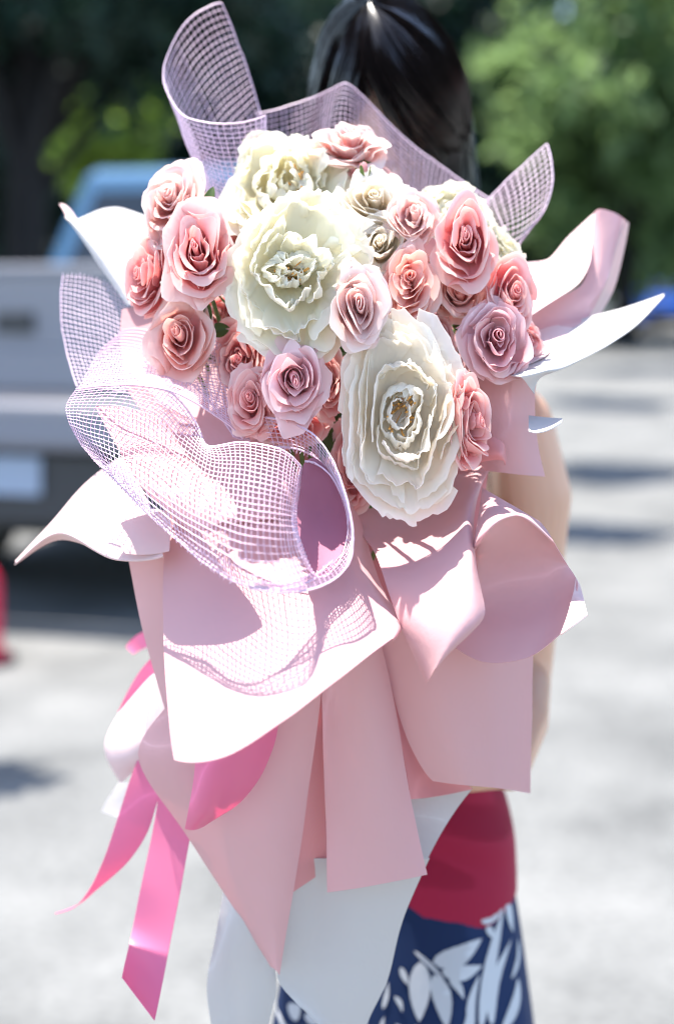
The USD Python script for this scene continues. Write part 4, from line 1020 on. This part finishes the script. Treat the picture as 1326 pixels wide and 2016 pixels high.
PG = 'white peonies of the bouquet'
flower('peony', 'peony', 'large cream peony at the top, behind the central one', 568, 352, 262, 270, 1.12, -0.05, 0.40, 'petal_cream', PEONY, 101, False, 0.6, stamens=8, ruffled=True, group=PG)
flower('peony', 'peony', 'largest cream peony in the middle with a few golden stamens', 566, 528, 282, 325, 1.045, -0.1, -0.08, 'petal_cream', PEONY, 102, False, 0.55, stamens=16, ruffled=True, group=PG)
flower('peony', 'peony', 'tall oval ivory peony at the lower right with tan heart', 778, 812, 242, 408, 1.03, 0.05, 0.0, 'petal_ivory', [(a, b, c, d, e, f * 1.12, g, h * 0.55, i, j) for a, b, c, d, e, f, g, h, i, j in PEONY], 103, False, 0.5, stamens=24, ruffled=True, group=PG)
flower('peony', 'peony', 'small white peony behind the deep hearted rose at upper right', 893, 415, 150, 140, 1.15, 0.2, 0.4, 'petal_cream', PEONY, 104, False, 0.6, ruffled=True, group=PG)
flower('peony', 'peony', 'half hidden white peony beside the rightmost roses', 978, 500, 115, 130, 1.15, 0.5, 0.2, 'petal_cream', PEONY, 105, False, 0.6, ruffled=True, group=PG)
flower('white_rose', 'rose', 'creamy white rose under the topmost pink rose', 738, 395, 135, 140, 1.105, 0.1, 0.4, 'petal_white', rose_layers(), 106)
RG = 'pink roses of the bouquet'
for (px, py, w, h, Y, dx, dz, mat, kind, lab, sep) in [
    (697, 275, 135, 125, 1.135, 0.15, 1.15, 'petal_pale', 1, 'topmost pale pink rose seen from the side with green sepals below', True),
    (340, 395, 118, 172, 1.10, -0.3, 0.3, 'petal_pale', 1, 'pale pink rose highest in the left cluster', False),
    (387, 500, 122, 185, 1.065, -0.05, 0.1, 'petal_pink', 0, 'open pink rose in the centre of the left cluster', False),
    (288, 545, 90, 172, 1.09, -0.65, 0.05, 'petal_pink', 1, 'leftmost pink rose turned away to the left', False),
    (355, 662, 118, 158, 1.075, -0.15, -0.05, 'petal_salmon', 0, 'salmon rose lowest in the left cluster', False),
    (462, 468, 70, 110, 1.13, -0.1, 0.1, 'petal_pink', 1, 'pink rose half hidden between the left cluster and the cream peony', False),
    (432, 618, 70, 90, 1.13, -0.1, 0.0, 'petal_pink', 1, 'pink bloom mostly hidden below the open left rose', False),
    (472, 705, 105, 130, 1.085, -0.1, 0.0, 'petal_pink', 1, 'shaded pink rose just under the largest peony', False),
    (502, 790, 90, 130, 1.055, -0.15, -0.1, 'petal_pink', 0, 'small pink rose with dark heart above the netting mouth', False),
    (575, 738, 115, 162, 1.035, 0.0, 0.0, 'petal_mauve', 0, 'dusky mauve rose below the largest peony', False),
    (645, 750, 75, 145, 1.075, 0.2, 0.0, 'petal_pink', 1, 'narrow pink rose squeezed right of the mauve rose', False),
    (560, 838, 150, 85, 1.075, 0.0, -0.2, 'petal_pink', 1, 'pink rose half hidden under the mauve rose', False),
    (708, 607, 112, 168, 1.03, 0.0, 0.05, 'petal_pale', 0, 'pale pink spiral rose between the two big peonies', False),
    (820, 430, 100, 118, 1.09, 0.0, 0.25, 'petal_pale', 1, 'pale ruffled rose left of the deep hearted rose', False),
    (914, 472, 112, 170, 1.075, 0.05, 0.1, 'petal_pink', 0, 'deep hearted pink rose with white rims at upper right', False),
    (808, 548, 108, 160, 1.07, -0.05, 0.1, 'petal_salmon', 1, 'salmon ruffled rose in the middle of the right cluster', False),
    (905, 585, 112, 122, 1.09, 0.1, 0.0, 'petal_salmon', 0, 'salmon rose directly under the deep hearted rose', False),
    (1010, 580, 98, 135, 1.085, 0.5, 0.1, 'petal_pink', 0, 'rightmost rose, half closed and turned to the right', False),
    (975, 662, 130, 150, 1.065, 0.15, 0.05, 'petal_mauve', 1, 'open pink mauve rose lowest in the right cluster', False),
    (858, 675, 85, 135, 1.085, 0.3, 0.0, 'petal_pink', 1, 'pink ruffled rose tucked above the ivory peony', False),
    (922, 825, 80, 195, 1.035, 0.7, 0.0, 'petal_pink', 1, 'tall narrow pink rose right of the ivory peony', False),
    (690, 930, 100, 165, 1.09, -0.25, -0.2, 'petal_pink', 1, 'pink rose peeping out left of the ivory peony above the mouth', False),
    (745, 480, 130, 145, 1.09, 0.0, 0.3, 'petal_white', 1, 'washed out ivory rose right of the largest peony', False),
    (1040, 668, 50, 70, 1.10, 0.5, 0.0, 'petal_pink', 1, 'small pink bloom peeping out behind the lowest right rose', False),
    (735, 345, 80, 70, 1.14, 0.1, 0.6, 'petal_pink', 1, 'small pink bloom just below the topmost rose', True),
]:
    flower('pink_rose', 'rose', lab, px, py, w, h, Y, dx, dz, mat, rose_layers(rng.uniform(0.90, 1.06), int(px + py)) if kind == 0 else SPRAY, int(px * 3 + py), True, 0.85, sep=sep, group=RG)


def bud(px, py, w, h, Y, dx, dz, lab):
    t = thing('rose_bud', lab, 'bud', at(px, py, Y), group='rose buds of the bouquet')
    R, U, Fv = frame(dx, dz)
    sx = w / 2 * Y / FPX; sz = h / 2 * Y / FPX
    B = np.stack([R * sx, Fv * sx, U * sz], 0)
    for k in range(4):
        P, uv = petal(0.15, 0.55, -0.9, 0.95, k * 1.57, 0.95, -0.25, 0.02, 0.03, k + 3, tip=0.3, tone=(0.2, 0.7))
        put_petal(P @ B, uv, t, 'petal_pink', 0.0004)
    for k in range(4):
        P, uv = petal(0.2, 0.95, -1.0, 0.4, k * 1.57 + 0.6, 0.4, 0.1, 0.02, 0.0, k + 3, tip=0.5)
        obj('sepal', shell(P @ B, 0.0004), 'sepal', t, smooth=True)
    L = np.array([[0, 0, -0.95], [0.1, 0, -1.6], [0.1, 0.5, -2.4]]) @ B
    obj('stem', tubes(L[None], np.full((1, 3), 0.0014), 6), 'stem', t)
bud(715, 335, 30, 45, 1.115, 0.3, 0.2, 'small closed pink bud hanging under the topmost rose')
bud(850, 520, 22, 40, 1.11, 0.0, 0.2, 'green tipped bud between the salmon rose and the deep hearted rose')
bud(962, 572, 18, 40, 1.10, 0.0, 0.2, 'green bud between the two right hand roses')


def spray_leaf(px, py, Y, ang, ln, wd, dx, dz, lab):
    t = thing('rose_leaf', lab, 'leaf', at(px, py, Y), group='leaves among the roses')
    R, U, Fv = frame(dx, dz, math.radians(ang))
    q = np.linspace(0, 1, 9)[:, None]; s = np.linspace(-1, 1, 5)[None, :]
    k = Y / FPX
    w = wd / 2 * k * np.sin(np.pi * (0.06 + 0.94 * q)) ** 0.8
    P = (q * ln * k)[..., None] * U + (s * w)[..., None] * R + ((np.abs(s) * w * 0.35 - 0.12 * ln * k * q ** 2))[..., None] * Fv
    obj('blade', shell(P, 0.0005), 'leaf', t, smooth=True)
    L = np.stack([-U * 0.02 - Fv * 0.02, -U * 0.008 - Fv * 0.004, U * 0.0, U * ln * k * 0.9 - Fv * 0.1 * ln * k])
    obj('midrib', tubes(L[None], np.array([[0.0010, 0.0009, 0.0007, 0.0003]]), 5), 'stem', t)
for i, a in enumerate([(405, 415, 1.09, -10, 55, 22, -0.2, 0.3, 'thin green leaf above the open left rose'), (425, 575, 1.09, 40, 50, 34, -0.1, 0.1, 'small green leaf right of the open left rose'), (405, 590, 1.08, 190, 50, 16, 0, 0.2, 'dark narrow leaf right of the salmon left rose'),
                       (412, 655, 1.09, -75, 42, 30, 0, 0.2, 'olive leaf beside the salmon left rose'), (872, 625, 1.10, 160, 70, 34, 0.1, 0.1, 'dark leaf in the gap under the salmon rose'), (890, 640, 1.10, -100, 60, 30, 0.1, 0.2, 'brown green leaf beside the ruffled tucked rose'),
                       (895, 690, 1.11, -80, 60, 30, 0.1, 0.3, 'leaf above the tall narrow rose'), (655, 700, 1.10, 100, 60, 34, 0, 0.1, 'dark leaf in the gap between mauve rose and spiral rose'), (640, 830, 1.10, 180, 70, 40, 0, 0.1, 'dark leaf in the gap left of the ivory peony'), (320, 480, 1.11, 140, 60, 24, -0.2, 0.2, 'tan green leaf between the two upper left roses')]):
    spray_leaf(*a)
# dark foliage filling the inside of the bouquet, behind the blooms
r = np.random.default_rng(64)
FX = []
for k in range(70):
    a = r.uniform(0, 2 * np.pi); q = math.sqrt(r.uniform(0, 1))
    px, py = 660 + 270 * q * math.cos(a), 640 + 230 * q * math.sin(a)
    Y = r.uniform(1.13, 1.17)
    R, U, Fv = frame(r.normal() * 0.4, r.normal() * 0.4, r.uniform(0, 6.28))
    k2 = Y / FPX
    qq = np.linspace(0, 1, 7)[:, None]; s = np.linspace(-1, 1, 3)[None, :]
    ln, wd = r.uniform(70, 110) * k2, r.uniform(34, 50) * k2
    w = wd / 2 * np.sin(np.pi * (0.06 + 0.94 * qq)) ** 0.8
    P = at(px, py, Y) + (qq * ln)[..., None] * U + (s * w)[..., None] * R + (np.abs(s) * w * 0.3)[..., None] * Fv
    FX.append(shell(P, 0.0005))
tag(obj('filler_foliage', cat(FX), 'leaf', smooth=True), 'dark green leaves packed behind the blooms inside the bouquet', 'foliage', kind='stuff')
